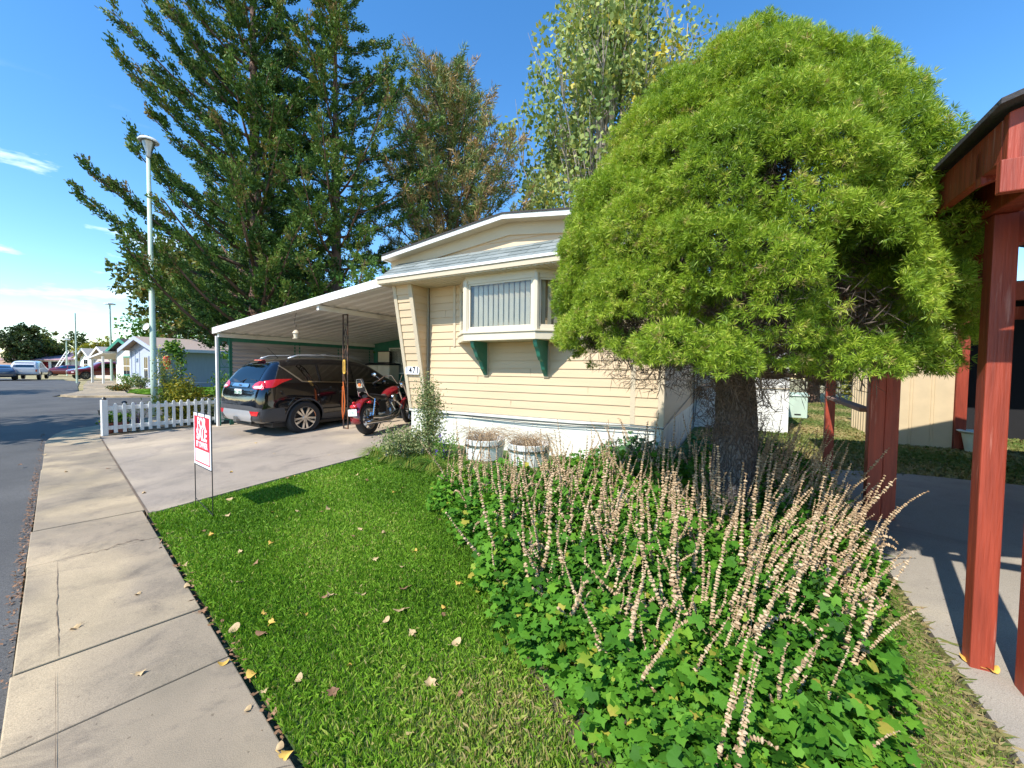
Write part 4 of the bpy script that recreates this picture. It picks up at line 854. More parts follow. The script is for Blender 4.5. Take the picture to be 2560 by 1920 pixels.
m = MB(); m.ball((0, -.385, .60), (.085, .04, .045), 12, 8); m.build('tail_light', M['redlens'], BK, smooth=True)
m = MB(); m.box(-.10, .10, -.432, -.426, .42, .55); pl_ = m.build('licence_plate', M['plate'], BK, bevel=.003); text_part('plate_number', '737', .07, M['plategreen'], pl_, Matrix.Translation((0, -.434, .485)) @ Matrix.Rotation(pi/2, 4, 'X'), .001)
m = MB(); m.tube([(-.1, .62, .22), (-.26, .66, .0)], .011, 6); m.build('side_stand', M['black'], BK)
vs = []; fs = []; m = MB(); A = [radians(a) for a in range(10, 171, 10)]
for a in A:
    for xx, rr in ((-.06, .35), (0, .375), (.06, .35)): vs.append((xx, 1.62+cos(a)*rr, .34+sin(a)*rr+.01))
for i in range(len(A)-1):
    for k in range(2): fs.append((i*3+k, i*3+k+1, (i+1)*3+k+1, (i+1)*3+k))
m.add(vs, fs); o = m.build('front_fender', M['redpaint'], BK, smooth=True); sm = o.modifiers.new('s', 'SOLIDIFY'); sm.thickness = .005

# ------------------------------------------------------------------ for-sale sign
a, b = atg(489, 1262), atg(533, 1292)
sv = (b-a); sang = math.atan2(sv.y, sv.x); sw = .56
SG = thing('yard_sign', 'red and white FOR SALE BY OWNER sign on black wire legs', 'sign', ((a.x+b.x)/2, (a.y+b.y)/2, gh(a.x, a.y)-.02), sang)
for s in (-1, 1):
    m = MB(); m.tube([(s*sw/2, 0, -.05), (s*sw/2, 0, 1.06)], .0045, 6); m.build('wire_leg', M['black'], SG)
m = MB(); m.tube([(-sw/2, 0, .10), (sw/2, 0, .035)], .004, 5); m.tube([(-sw/2, 0, 1.05), (sw/2, 0, 1.05)], .0045, 5); m.tube([(-sw/2, 0, .48), (sw/2, 0, .48)], .0045, 5); m.build('cross_wire', M['black'], SG)
m = MB(); m.box(-sw/2+.008, sw/2-.008, -.006, .0, .49, 1.045); pn = m.build('panel', M['signwhite'], SG)
m = MB(); m.box(-.24, .24, -.0085, -.006, .665, 1.015); m.build('red_field', M['signred'], pn)
m = MB(); m.box(-.24, .24, -.0085, -.006, .52, .532); m.box(-.24, -.228, -.0086, -.006, .532, .665); m.box(.228, .24, -.0086, -.006, .532, .665); m.build('red_border', M['signred'], pn)
RX90 = Matrix.Rotation(pi/2, 4, 'X')
text_part('lettering', 'FOR', .155, M['signwhite'], pn, Matrix.Translation((0, -.0095, .94)) @ RX90, .001, .006, .92)
text_part('lettering', 'SALE', .165, M['signwhite'], pn, Matrix.Translation((0, -.0095, .82)) @ RX90, .001, .006, .95)
text_part('lettering', 'BY OWNER', .085, M['signwhite'], pn, Matrix.Translation((0, -.0095, .715)) @ RX90, .001, .0025, .82)
for x, z in ((-.12, 1.045), (.1, 1.045)):
    m = MB(); m.box(x-.004, x+.004, -.012, .008, z-.03, z+.012); m.build('clip', M['black'], SG)

# ------------------------------------------------------------------ planting strip, picket fence, lamp
sheet('planting_bed', [tuple(p) for p in lw([(-11.03, -2.40), (-11.03, 5.2), (-10.72, 5.2)])]+[(-3.6, 17.2), (-7.1, 14.45), (-9.5, 11.85), SW(13.35, .30), SW(12.35, .03)], M['bed'], -.01, 1.5, base=vz)
FN = thing('picket_fence', 'low white picket fence along the driveway, in front of the leafy bushes', 'fence', HL(-11.10, -2.46, 0), -TH)
m = MB(); m.box(-.05, .05, -.02, .08, 0, .78); m.build('end_post', M['white'], FN, bevel=.006)
m = MB(); m.lathe([(.03, .0), (.045, .02), (.02, .06), (0, .07)], (0, .03, .78), n=10); m.build('solar_cap', M['black'], FN)
for z in (.12, .55): m = MB(); m.box(-.012, .022, .085, 2.38, z, z+.085); m.build('rail', M['white'], FN, bevel=.004)
for i in range(15):
    y = .17+i*.150; m = MB(); m.prism([(.024, y, .05), (.024, y+.062, .05), (.024, y+.062, .66), (.024, y+.045, .70), (.024, y+.017, .70), (.024, y, .66)], (.022, 0, random.uniform(-.004, .004))); m.build('picket', M['white'], FN, bevel=.003)
LP = thing('street_lamp', 'tall pale green street lamp with a saucer head, in front of the big juniper', 'street lamp', (-11.15, 12.45, 0), 0)
m = MB(); m.tube([(0, 0, 0), (0, 0, 1.2), (-.02, 0, 7.9)], [.088, .083, .048], 16); m.build('pole', M['mint'], LP, smooth=True)
m = MB(); m.lathe([(.05, 7.85), (.07, 7.90), (.07, 8.0), (.15, 8.28), (.16, 8.36), (.02, 8.36)], n=24); m.build('lamp_housing', M['steel'], LP, smooth='auto')
m = MB(); m.lathe([(.16, 8.36), (.25, 8.33), (.26, 8.36), (.2, 8.43), (.08, 8.46), (0, 8.47)], n=28); m.build('lamp_hood', M['white'], LP, smooth='auto')
m = MB(); m.lathe([(0, .0), (.09, .015), (.12, .035)], n=16); o = m.build('dish', M['white'], LP); o.location = (-.12, -.06, 2.72); o.rotation_euler = (radians(70), radians(-30), 0)

# ------------------------------------------------------------------ neighbour's red timber carport
NB = thing('red_timber_carport', "neighbour's open carport of red painted timber with dark eave at the right edge", 'carport', RG, -TH)
rz0 = lambda x, y: gh(*HL(x, y).xy)
def post(x, y, sx_, sy_, z1, name='post'):
    z0 = rz0(x, y); m = MB(); m.box(x-sx_/2, x+sx_/2, y-sy_/2, y+sy_/2, z0-.02, z1); m.build(name, M['barn'], NB, bevel=.006)
post(1.92, -2.905, .085, .085, 2.30); post(2.05, -3.045, .095, .095, 2.30); post(1.965, -.93, .105, .105, 2.30); post(2.085, -.86, .10, .10, 2.30); post(1.95, .95, .10, .10, 2.30)
for x in (5.6,): 
    for y in (-3.0, 1.0): post(x, y, .14, .14, 2.6)
m = MB(); m.box(1.86, 1.96, -3.40, 1.5, 2.30, 2.46); m.build('plate_beam', M['barn'], NB, bevel=.006)
m = MB(); m.box(1.70, 1.74, -3.44, 1.7, 2.36, 2.52); m.build('eave_board', M['barn'], NB, bevel=.005)
m = MB(); m.prism([(1.70, -3.44, 2.30), (1.70, -3.44, 2.525), (3.7, -3.44, 3.2), (5.9, -3.44, 2.5), (5.9, -3.44, 2.3), (3.7, -3.44, 2.98)], (0, -.04, 0)); m.build('gable_board', M['barn'], NB, bevel=.004)
m = MB(); m.box(1.67, 5.9, -3.52, -3.485, 2.22, 2.34); m.build('lower_board', M['barn'], NB, bevel=.004)
for k in range(8):
    y = -3.3+k*.66; m = MB(); m.hexa([(1.70, y, 2.33), (3.7, y, 3.00), (3.7, y+.045, 3.00), (1.70, y+.045, 2.33)], [(1.70, y, 2.47), (3.7, y, 3.14), (3.7, y+.045, 3.14), (1.70, y+.045, 2.47)]); m.build('rafter', M['barn'], NB)
for y in (-2.9, -.8, .95): m = MB(); m.box(1.96, 5.6, y-.03, y+.03, 2.16, 2.30); m.build('cross_beam', M['barn'], NB)
m = MB(); m.hexa([(1.65, -3.55, 2.53), (3.7, -3.55, 3.21), (3.7, 1.8, 3.21), (1.65, 1.8, 2.53)], [(1.65, -3.55, 2.55), (3.7, -3.55, 3.235), (3.7, 1.8, 3.235), (1.65, 1.8, 2.55)]); m.hexa([(3.7, -3.55, 3.21), (6.0, -3.55, 2.45), (6.0, 1.8, 2.45), (3.7, 1.8, 3.21)], [(3.7, -3.55, 3.235), (6.0, -3.55, 2.475), (6.0, 1.8, 2.475), (3.7, 1.8, 3.235)]); m.build('roof', M['roofdark'], NB)
for (x, y, s) in ((1.915, -2.86, 1), (1.965, -.88, 1)):
    m = MB(); m.hexa([(x-.045, y, 2.02), (x+.045, y, 2.02), (x+.045, y+.08, 1.99), (x-.045, y+.08, 1.99)], [(x-.045, y+.32, 2.31), (x+.045, y+.32, 2.31), (x+.045, y+.43, 2.31), (x-.045, y+.43, 2.31)]); m.build('brace', M['barn'], NB, bevel=.004)
m = MB(); m.hexa([(1.90, -.70, 1.17), (2.0, -.70, 1.17), (2.0, .88, 1.20), (1.90, .88, 1.20)], [(1.90, -.70, 1.21), (2.0, -.70, 1.21), (2.0, .88, 1.24), (1.90, .88, 1.24)]); m.build('hand_rail', M['wood'], NB, bevel=.004)
m = MB(); m.box(5.72, 5.78, -3.4, 4.0, .1, 2.6); m.build('side_panel', M['barn'], NB)
# store behind it with red jamb; near-black walls paint in the shade inside
ST = thing('dark_storage_shed', 'dark open doorway of a shed with red door jamb, behind the red timber carport', 'shed', RG, -TH)
for x in (4.20, 6.6): m = MB(); m.box(x, x+.14, 4.05, 4.195, .2, 3.0); m.build('jamb', M['barn'], ST, bevel=.005)
m = MB(); m.box(4.34, 6.6, 6.2, 6.3, .2, 3.0); m.box(4.3, 4.34, 4.2, 6.2, .2, 3.0); m.box(6.6, 6.7, 4.2, 6.3, .2, 3.0); m.box(4.2, 6.7, 4.2, 6.3, 3.0, 3.1); m.box(6.7, 11, 3.0, 6.3, .2, 3.0); m.build('wall', M['dark'], ST)
TS = thing('tan_shed', 'tan metal shed with ribbed side wall, between the red carport and the back yard', 'shed', RG, -TH)
m = MB(); z0 = .2; m.box(3.36, 4.19, 4.10, 4.14, z0, 2.5)
for x in (3.62, 3.66, 3.90, 3.94): m.box(x, x+.008, 4.088, 4.10, z0, 2.5)
m.box(3.34, 3.37, 4.085, 4.15, z0, 2.5); m.build('front_wall', M['tansteel'], TS)
m = MB(); pr_ = []; y = 4.15
while y < 6.6: pr_ += [(y, 0), (y+.07, 0), (y+.09, -.045), (y+.16, -.045), (y+.18, 0)]; y += .20
m.v = [(3.38+b, a, z0) for a, b in pr_]+[(3.38+b, a, 2.45) for a, b in pr_]; n = len(pr_); m.f = [(i, i+1, n+i+1, n+i) for i in range(n-1)]; m.m = [0]*len(m.f); m.build('side_wall', M['tansteel'], TS, fix=False)
m = MB(); m.hexa([(3.2, 3.95, 2.5), (4.3, 3.95, 2.6), (4.3, 6.8, 2.6), (3.2, 6.8, 2.5)], [(3.2, 3.95, 2.54), (4.3, 3.95, 2.64), (4.3, 6.8, 2.64), (3.2, 6.8, 2.54)]); m.build('roof', M['roofdark'], TS)
q = HG(4.42, 3.85); t = thing('plant_pot', 'pale green tapered plastic plant pot by the red door jamb', 'plant pot', q)
m = MB(); m.lathe([(0, 0), (.15, 0), (.20, .30), (.205, .30), (.26, .34), (.25, .345), (.19, .31), (.13, .03), (0, .03)], n=28); m.build('pot', mat('pale_green_plastic', (.60, .66, .52), .5), t, smooth='auto'); m = MB(); m.tube([(0, 0, .02), (.01, 0, .48)], .012, 6); m.build('stub', M['wood'], t)
q = HG(2.30, 8.3); t = thing('utility_box', 'pale green metal utility box standing in the back yard grass', 'utility box', q, -TH)
m = MB(); m.box(-.35, .35, -.3, .3, 0, .62); m.build('cabinet', M['mint'], t, bevel=.015); m = MB(); m.hexa([(-.38, -.33, .62), (.38, -.33, .62), (.38, .33, .62), (-.38, .33, .62)], [(-.38, -.30, .66), (.38, -.30, .66), (.38, .33, .70), (-.38, .33, .70)]); m.build('lid', M['mint'], t); m = MB(); m.box(.05, .20, -.306, -.30, .08, .12); m.build('label_plate', M['black'], t)
WF = thing('wire_fence', 'grey chain link fence at the back of the yard', 'fence', RG, -TH)
m = MB()
for k in range(14): m.tube([(-1+k*1.6, 17.5, .1), (-1+k*1.6, 17.5, 1.5)], .03, 6)
m.build('fence_post', M['steel'], WF)
m = MB(); m.tube([(-1, 17.5, 1.5), (20, 17.5, 1.5)], .02, 6)
for k in range(150): x = -1+k*.14; m.box(x, x+.012, 17.49, 17.5, .15, 1.48)
for k in range(9): z = .2+k*.15; m.box(-1, 20, 17.488, 17.492, z, z+.01)
m.build('mesh_panel', M['steel'], WF)

# ------------------------------------------------------------------ houses down the street
def gable_house(name, label, corner, rz, wid, length, eave, ridge, wallm, frontm, roofm, trimm, windows=(), over=.45, cat='house'):
    """corner = near right corner; front gable runs to -x, the long side runs along +y"""
    t = thing(name, label, cat, corner, rz); a = -wid
    m = MB(); m.prism([(0, .0, -.3), (0, .0, eave), (a/2, .0, ridge), (a, 0, eave), (a, 0, -.3)], (0, .12, 0)); m.build('front_wall', frontm, t)
    m = MB(); m.box(-.12, 0, .12, length, -.3, eave); m.box(a, a+.12, .12, length, -.3, eave); m.build('side_wall', wallm, t)
    m = MB(); sl = (ridge-eave)/(wid/2); e = over
    for sgn, x0, x1 in ((1, e, -wid/2), (-1, a-e, -wid/2)):
        z0 = eave-sl*e+.05; z1 = ridge+.05; m.hexa([(x0, -over, z0), (x1, -over, z1), (x1, length+.3, z1), (x0, length+.3, z0)], [(x0, -over, z0+.07), (x1, -over, z1+.07), (x1, length+.3, z1+.07), (x0, length+.3, z0+.07)])
    m.build('roof', roofm, t)
    m = MB()
    for x0 in (e, a-e):
        z0 = eave-sl*e+.05; z1 = ridge+.05; m.hexa([(x0, -over-.05, z0-.16), (-wid/2, -over-.05, z1-.16), (-wid/2, -over-.01, z1-.16), (x0, -over-.01, z0-.16)], [(x0, -over-.05, z0+.09), (-wid/2, -over-.05, z1+.09), (-wid/2, -over-.01, z1+.09), (x0, -over-.01, z0+.09)])
    m.box(e-.03, e+.01, -over, length, eave-sl*e-.08, eave-sl*e+.12); m.build('barge_board', trimm, t)
    for (x0, x1, z0, z1, fm) in windows:
        m = MB(); m.box(x0-.10, x1+.10, -.05, -.004, z0-.10, z1+.10); f = m.build('window_frame', fm, t)
        m = MB(); m.box(x0, x1, -.06, -.051, z0, z1); m.build('pane', M['dkglass'], f)
        m = MB(); m.box(x0, x1, -.07, -.061, (z0+z1)/2-.03, (z0+z1)/2+.03); m.box(x0-.03, x0+.01, -.072, -.061, z0, z1); m.box(x1-.01, x1+.03, -.072, -.061, z0, z1); m.box((x0+x1)/2-.012, (x0+x1)/2+.012, -.071, -.061, z0, z1); m.build('muntin', M['white'], f)
    return t
fc = at(398, 962); bc = Vector((fc.x, fc.y, 0))*(25.6/fc.y); bc.z = 0
BH = gable_house('blue_house', 'pale blue gabled mobile home with blue-grey side wall and tan shingle roof', bc, -TH, 4.5, 20, 2.62, 3.3, M['bluewall'], M['bluefront'], M['tanroof'], M['bluefront'], [(-2.0, -1.45, .55, 2.05, M['bluefront'])])
m = MB(); m.box(-4.4, -.1, -.03, -.004, .62, .66)
for x in (-4.2, -3.6, -2.9, -1.2, -.5): m.box(x, x+.06, -.03, -.004, .66, 2.6)
m.box(0.004, .03, .1, 20, .35, .39); m.build('trim_batten', M['bluefront'], BH)
m = MB(); m.box(-3.5, -3.1, -.04, -.004, 1.75, 1.98); m.build('number_plaque', M['bluewall'], BH)
wc = Vector((-.932*30.2, 30.2, 0))
WH = gable_house('green_trim_house', 'white gabled mobile home with green roof edge, left of the blue house', wc, -TH, 4.4, 14, 2.7, 3.45, M['white'], M['white'], M['roofdark'], M['greenroof'], [(-2.7, -1.5, .8, 2.1, M['greenroof'])])
m = MB(); m.hexa([(-7.6, -.8, 2.0), (-4.3, -.8, 2.45), (-4.3, 5, 2.45), (-7.6, 5, 2.0)], [(-7.6, -.8, 2.1), (-4.3, -.8, 2.6), (-4.3, 5, 2.6), (-7.6, 5, 2.1)]); m.build('awning_roof', M['white'], WH)
for x in (-7.3, -4.9): m = MB(); m.box(x, x+.12, -.7, -.58, -.3, 2.2); m.build('awning_post', M['white'], WH)
pc = at(262, 936); PK = gable_house('small_cream_house', 'small cream house with dark door, seen under the white awning down the street', Vector((-1.005*46, 46, 0)), -TH, 4.5, 9, 2.5, 3.5, mat('cream_wall', (.52, .40, .33), .7), mat('cream_front', (.58, .46, .40), .7), M['greyroof'], M['white'], [(-3.2, -2.5, 1.1, 2.0, M['white'])])
GHs = gable_house('small_white_house', 'small white gabled house with grey roof and square front window, far down the street', Vector((-1.048*56, 56, 0)), -TH, 5, 11, 2.5, 3.7, mat('grey_wall', (.46, .47, .50), .7), M['white'], M['greyroof'], M['white'], [(-3.2, -1.8, .9, 2.2, M['white'])])
# far shed with re-roofing and a ladder, long building behind
RS = thing('red_roofed_shed', 'low white shed with pinkish torn shingle roof, across the end of the street', 'shed', Vector((-1.105*62, 62, 0)), radians(-8))
m = MB(); m.box(-12, 0, 0, .2, 0, 2.1); m.box(-.2, 0, 0, 9, 0, 2.2); m.build('wall', M['white'], RS)
m = MB(); m.hexa([(-13, -.6, 2.1), (.6, -.6, 2.1), (2.5, 9, 3.9), (-8, 9, 3.9)], [(-13, -.6, 2.2), (.6, -.6, 2.2), (2.5, 9, 4.0), (-8, 9, 4.0)]); m.build('roof', mat('pinkish_shingle', (.42, .25, .27), .9, vary=.5, scale=.9, dirt=(.13, .09, .12), dscale=.8, stretch=(1, 2.5, 1)), RS)
m = MB(); m.box(-3.4, -.9, -.05, .0, 0, 1.9); m.build('garage_opening', M['dark'], RS)
m = MB(); m.box(-7.0, -4.0, -.06, -.01, 0, 1.9); m.build('dark_gate', M['carred'], RS)
LD = thing('ladder', 'white extension ladder leaning on the eave of the pinkish roofed shed', 'ladder', Vector((-1.135*61.4, 60.6, 0)), radians(-8))
m = MB()
for s in (-.3, .3): m.hexa([(s-.06, 0, 0), (s+.06, 0, 0), (s+.06, .06, 0), (s-.06, .06, 0)], [(s+1.0-.06, 1.4, 3.7), (s+1.0+.06, 1.4, 3.7), (s+1.0+.06, 1.46, 3.7), (s+1.0-.06, 1.46, 3.7)])
m.build('stile', M['white'], LD); m = MB()
for k in range(11): f = (k+.5)/11; m.box(-.3+1.0*f, .3+1.0*f, 1.4*f, 1.4*f+.05, 3.7*f, 3.7*f+.05)
m.build('rung', M['white'], LD)
LB = thing('long_building', 'long low tan building with pale roof and dark windows at the far end', 'building', Vector((-1.16*84, 84, 0)), radians(-6))
m = MB(); m.box(0, 26, 0, 8, 0, 3.4); m.build('wall', mat('tan_render', (.26, .24, .18), .8), LB)
m = MB(); m.hexa([(-1.5, -1.4, 3.3), (27, -1.4, 3.3), (27, 9, 5.4), (-1.5, 9, 5.4)], [(-1.5, -1.4, 3.5), (27, -1.4, 3.5), (27, 9, 5.6), (-1.5, 9, 5.6)]); m.build('roof', M['greyroof'], LB)
for k in range(7): m = MB(); m.box(1.5+k*3.6, 2.7+k*3.6, -.08, -.0, 1.6, 3.0); m.build('window', M['dkglass'], LB)
BRH = thing('brown_roofed_house', 'low brown house with tan roof under the trees at the far left', 'house', Vector((-1.33*60, 60, -1)), radians(-4))
m = MB(); m.box(-14, 5, 0, 8, 0, 2.2); m.build('wall', mat('brown_wall', (.12, .09, .07), .8), BRH)
m = MB(); m.hexa([(-14, -1, 2.2), (6.5, -1, 2.2), (3, 7, 3.6), (-14, 7, 3.6)], [(-14, -1, 2.3), (6.5, -1, 2.3), (3, 7, 3.7), (-14, 7, 3.7)]); m.build('roof', mat('tan_brown_roof', (.40, .25, .16), .9), BRH)
def far_pole(name, label, px, yy, h, r, head=True, cat='street lamp'):
    d = ray(px, 930); t = thing(name, label, cat, (d.x/d.y*yy, yy, 0)); m = MB(); m.tube([(0, 0, -.2), (0, 0, h)], [r, r*.6], 8); m.build('pole', M['mint'], t)
    if head: m = MB(); m.lathe([(r, h), (.42, h), (.42, h+.10), (0, h+.2)], n=12); m.build('lamp_head', M['white'], t)
far_pole('flag_pole', 'slim bare pale pole at the far street corner', 192, 33.5, 5.8, .07, False, 'pole')
far_pole('street_lamp', 'slender pale street lamp rising behind the green trimmed house', 279, 38, 7.2, .10)
far_pole('street_lamp', 'small distant street lamp in front of the pinkish roofed shed', 168, 56, 4.9, .10)

# ------------------------------------------------------------------ trees
def unit(a): return a/np.maximum(1e-9, np.linalg.norm(a, axis=-1, keepdims=True))
def merge_tubes(name, paths, mt, parent, n=6):
    m = MB()
    for pts, rad in paths: m.tube(pts, rad, n, cap=False)
    return m.build(name, mt, parent, smooth=True, fix=False)
def sprays(C_, D_, nl, spread, ll, lw_, up=.0, jitter=.5):
    """C_ spray centres, D_ axis; returns leaf base points and directions, lengths"""
    n = len(C_); k = nl; t = rng.random((n, k, 1))-.35
    P = C_[:, None, :]+D_[:, None, :]*t*spread+rng.normal(size=(n, k, 3))*spread*.16
    D = unit(D_[:, None, :]+rng.normal(size=(n, k, 3))*jitter+np.array([0, 0, up])); return P.reshape(-1, 3), D.reshape(-1, 3)
def conifer(name, label, x, y, h, prof, nb, mt, barkm, az0=None, bias=0, rise=.35, curve=.5, spray=.5, leaf=(.13, .05), nl=12, dens=4.0, low=1.5, trunk=.22, dead=0, lean=(0, 0), jitter=.55, droop=0, gapiness=0, width=.28, brown=None, group=None, cat='tree'):
    z0 = float(ghn(np.array(x), np.array(y))) if abs(x) < 14 and y < 14 else 0
    T = thing(name, label, cat, (x, y, z0), 0, group)
    paths = []; CC = []; DD = []; VV = []
    tp = [(lean[0]*t*t*h, lean[1]*t*t*h, t*h) for t in [i/10 for i in range(11)]]
    merge_tubes('trunk', [(tp, [trunk*(1-.93*i/10)+.01 for i in range(11)])], barkm, T, 10)
    limbs = []
    for i in range(nb):
        f = (i+.5+random.uniform(-.4, .4))/nb; z = low+(h-low)*f**.92; L = prof(z/h)
        az = (i*2.399+random.uniform(-.5, .5)); 
        if bias: L *= 1+bias*cos(az-az0)
        L *= random.uniform(.72, 1.15)
        if random.random() < gapiness: continue
        while bias and L > 1 and (x+cos(az)*L)/(y+sin(az)*L) < -1.08: L *= .92
        tt = z/h; base = Vector((lean[0]*tt*tt*h, lean[1]*tt*tt*h, z)); d = Vector((cos(az), sin(az), 0)); perp = Vector((-sin(az), cos(az), 0)); sw_ = random.uniform(-.12, .12)
        pts = []; ns = 8; rs = rise*random.uniform(.6, 1.4)
        for k in range(ns+1):
            t = k/ns; pts.append(base+d*L*t+perp*L*sw_*t*t+Vector((0, 0, L*(rs*t+curve*t*t-droop*t*(1-t)))))
        limbs.append((pts, [max(.012, trunk*.28*(1-.8*tt))*(1-.85*k/ns)+.006 for k in range(ns+1)]))
        nsp = max(3, int(L*dens*2.2))
        for k in range(nsp):
            t = .16+.84*(k+random.random())/nsp; q = t*ns; j = min(ns-1, int(q)); p = pts[j].lerp(pts[j+1], q-j); ax = (pts[j+1]-pts[j]).normalized()
            wloc = width*L*(1.08-t)*.9+.12
            s = random.uniform(-1, 1); off = perp*s*wloc+Vector((0, 0, random.uniform(-.35, .5)*spray)); dr = (ax+perp*s*.8+Vector((0, 0, random.uniform(-.1, .45)))).normalized()
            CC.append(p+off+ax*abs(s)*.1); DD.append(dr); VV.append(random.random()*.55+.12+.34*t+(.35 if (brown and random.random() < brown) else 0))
    merge_tubes('branch', limbs, barkm, T, 5)['kind'] = 'stuff'
    CC = np.array(CC); DD = np.array(DD); VV = np.array(VV)
    P, D = sprays(CC, DD, nl, spray, *leaf, jitter=jitter)
    var = np.clip(np.repeat(VV, nl)+rng.normal(size=len(P))*.12, 0, 1); n = len(P)
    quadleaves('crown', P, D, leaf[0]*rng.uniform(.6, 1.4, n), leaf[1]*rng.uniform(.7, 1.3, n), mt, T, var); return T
def lin(*pts):
    def f(t):
        for (a, b), (c, d) in zip(pts[:-1], pts[1:]):
            if t <= c: return b+(d-b)*(t-a)/(c-a)
        return pts[-1][1]
    return f
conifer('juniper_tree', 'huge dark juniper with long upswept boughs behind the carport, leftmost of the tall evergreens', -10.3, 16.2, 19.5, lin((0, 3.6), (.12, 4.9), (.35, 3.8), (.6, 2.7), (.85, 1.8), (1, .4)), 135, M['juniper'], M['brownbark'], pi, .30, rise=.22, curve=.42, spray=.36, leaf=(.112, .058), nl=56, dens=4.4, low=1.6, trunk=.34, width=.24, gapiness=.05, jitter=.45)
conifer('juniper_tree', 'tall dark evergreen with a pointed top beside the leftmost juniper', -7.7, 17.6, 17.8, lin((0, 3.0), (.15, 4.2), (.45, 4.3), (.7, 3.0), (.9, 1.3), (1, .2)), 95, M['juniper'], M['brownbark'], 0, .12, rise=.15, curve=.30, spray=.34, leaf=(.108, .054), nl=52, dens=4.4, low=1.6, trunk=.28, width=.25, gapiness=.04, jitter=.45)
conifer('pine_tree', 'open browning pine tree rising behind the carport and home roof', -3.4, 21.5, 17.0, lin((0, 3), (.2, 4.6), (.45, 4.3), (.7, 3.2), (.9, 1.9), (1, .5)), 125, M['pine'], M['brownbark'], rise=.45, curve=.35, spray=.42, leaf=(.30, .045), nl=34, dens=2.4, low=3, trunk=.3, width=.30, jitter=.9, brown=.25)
def broadleaf(name, label, x, y, h, rad, mt, barkm, nclump=60, leaves=120, leaf=(.16, .12), crown0=.3, trunk=.2, clump=.9, shape='oval', verticality=.0, bare=0, group=None, cat='tree', z0=0, stems=1, tbark=None):
    T = thing(name, label, cat, (x, y, z0), 0, group); cl = []; limbs = []; hc = h*(1+crown0)/2; hh = h*(1-crown0)/2
    for i in range(nclump):
        while True:
            u_ = np.array([random.uniform(-1, 1) for _ in range(3)])
            if u_ @ u_ < 1: break
        u_ = u_/max(.35, np.linalg.norm(u_))*random.uniform(.45, 1)
        if shape == 'column': w_ = rad*(1-.55*max(0, u_[2]))
        else: w_ = rad
        c = Vector((u_[0]*w_, u_[1]*w_, hc+u_[2]*hh)); cl.append(c)
    for s in range(stems):
        a = 2*pi*s/stems; limbs.append(([(0, 0, 0), (cos(a)*rad*.10*(stems > 1), sin(a)*rad*.10*(stems > 1), h*crown0), (cos(a)*rad*.25*(stems > 1), sin(a)*rad*.25*(stems > 1), h*.92)], [trunk, trunk*.75, .03]))
    merge_tubes('trunk', limbs, tbark or barkm, T, 10); limbs = []
    for c in cl:
        zb = max(h*crown0*.8, c.z-(.75+1.6*verticality)*Vector((c.x, c.y)).length-.4); b = Vector((c.x*.05, c.y*.05, zb)); mid = b.lerp(c, .5)+Vector((random.gauss(0, .2), random.gauss(0, .2), random.uniform(-.2, .2))); limbs.append(([b, mid, c], [trunk*.3, trunk*.18, .012]))
        for k in range(3):
            e = c+Vector((random.gauss(0, clump*.6), random.gauss(0, clump*.6), random.gauss(.2, clump*.6)+verticality*1.2)); limbs.append(([mid.lerp(c, .7), e], [trunk*.1, .008]))
    merge_tubes('branch', limbs, barkm, T, 5)['kind'] = 'stuff'
    live = [c for c in cl if not (bare and random.random() < bare)]
    C_ = np.repeat(np.array([tuple(c) for c in live]), leaves, axis=0); n = len(C_); cv = np.repeat(rng.random(len(live)), leaves)
    g = rng.normal(size=(n, 3)); g = g/np.linalg.norm(g, axis=1, keepdims=True)*(rng.random((n, 1))**.45)*clump*np.array([1, 1, .75+verticality]); P = C_+g+np.repeat(rng.normal(size=(len(live)*6, 3))*clump*.45, leaves//6+1, axis=0)[:n] if False else C_+g
    sub = rng.integers(0, 7, n); offs = rng.normal(size=(len(live), 7, 3))*clump*.75; idx = np.repeat(np.arange(len(live)), leaves); P = C_+g*.55+offs[idx, sub]
    D = unit(g+rng.normal(size=(n, 3))*.8+np.array([0, 0, -.3])); var = np.clip(.25+cv*.35+rng.normal(size=n)*.16, 0, 1)
    quadleaves('crown', P, D, leaf[0]*rng.uniform(.6, 1.3, n), leaf[1]*rng.uniform(.6, 1.3, n), mt, T, var); return T
broadleaf('cottonwood_tree', 'tall cottonwood with pale upright branches and yellowing leaf tips behind the home', 5.0, 23, 25.0, 5.3, M['cotton'], M['greytwig'], 135, 230, (.26, .22), .18, .28, .95, 'column', .9, .15, stems=3)
broadleaf('cottonwood_tree', 'sparser half bare cottonwood with dead tips behind the spruce top', 9.6, 25, 24.5, 3.2, M['cotton'], M['greytwig'], 70, 100, (.24, .20), .2, .25, .95, 'column', .9, .45, stems=3)
broadleaf('maple_tree', 'broad rusty green maple behind the blue house, low under the juniper', -25.0, 36, 12.2, 7.0, M['maple'], M['brownbark'], 140, 260, (.34, .28), .26, .30, 1.05, stems=2)
broadleaf('leafy_tree', 'small bright green tree just above the carport roof', -11.9, 21.5, 6.0, 2.6, M['bright'], M['brownbark'], 40, 160, (.2, .16), .3, .12, .7)
broadleaf('leafy_tree', 'bright green bush top poking over the carport roof beside the home', -5.6, 15.5, 5.6, 1.3, M['bright'], M['brownbark'], 22, 170, (.13, .10), .3, .10, .5)
broadleaf('street_tree', 'rounded dark green tree at the far left, over the parked pickup', -76.2, 62, 7.9, 2.3, M['farleaf'], M['brownbark'], 40, 170, (.34, .3), .10, .2, .7)
broadleaf('street_tree', 'yellow-green round tree right of the dark tree at far left', -77.5, 66, 7.0, 2.4, M['maple'], M['brownbark'], 40, 170, (.34, .3), .10, .2, .7)
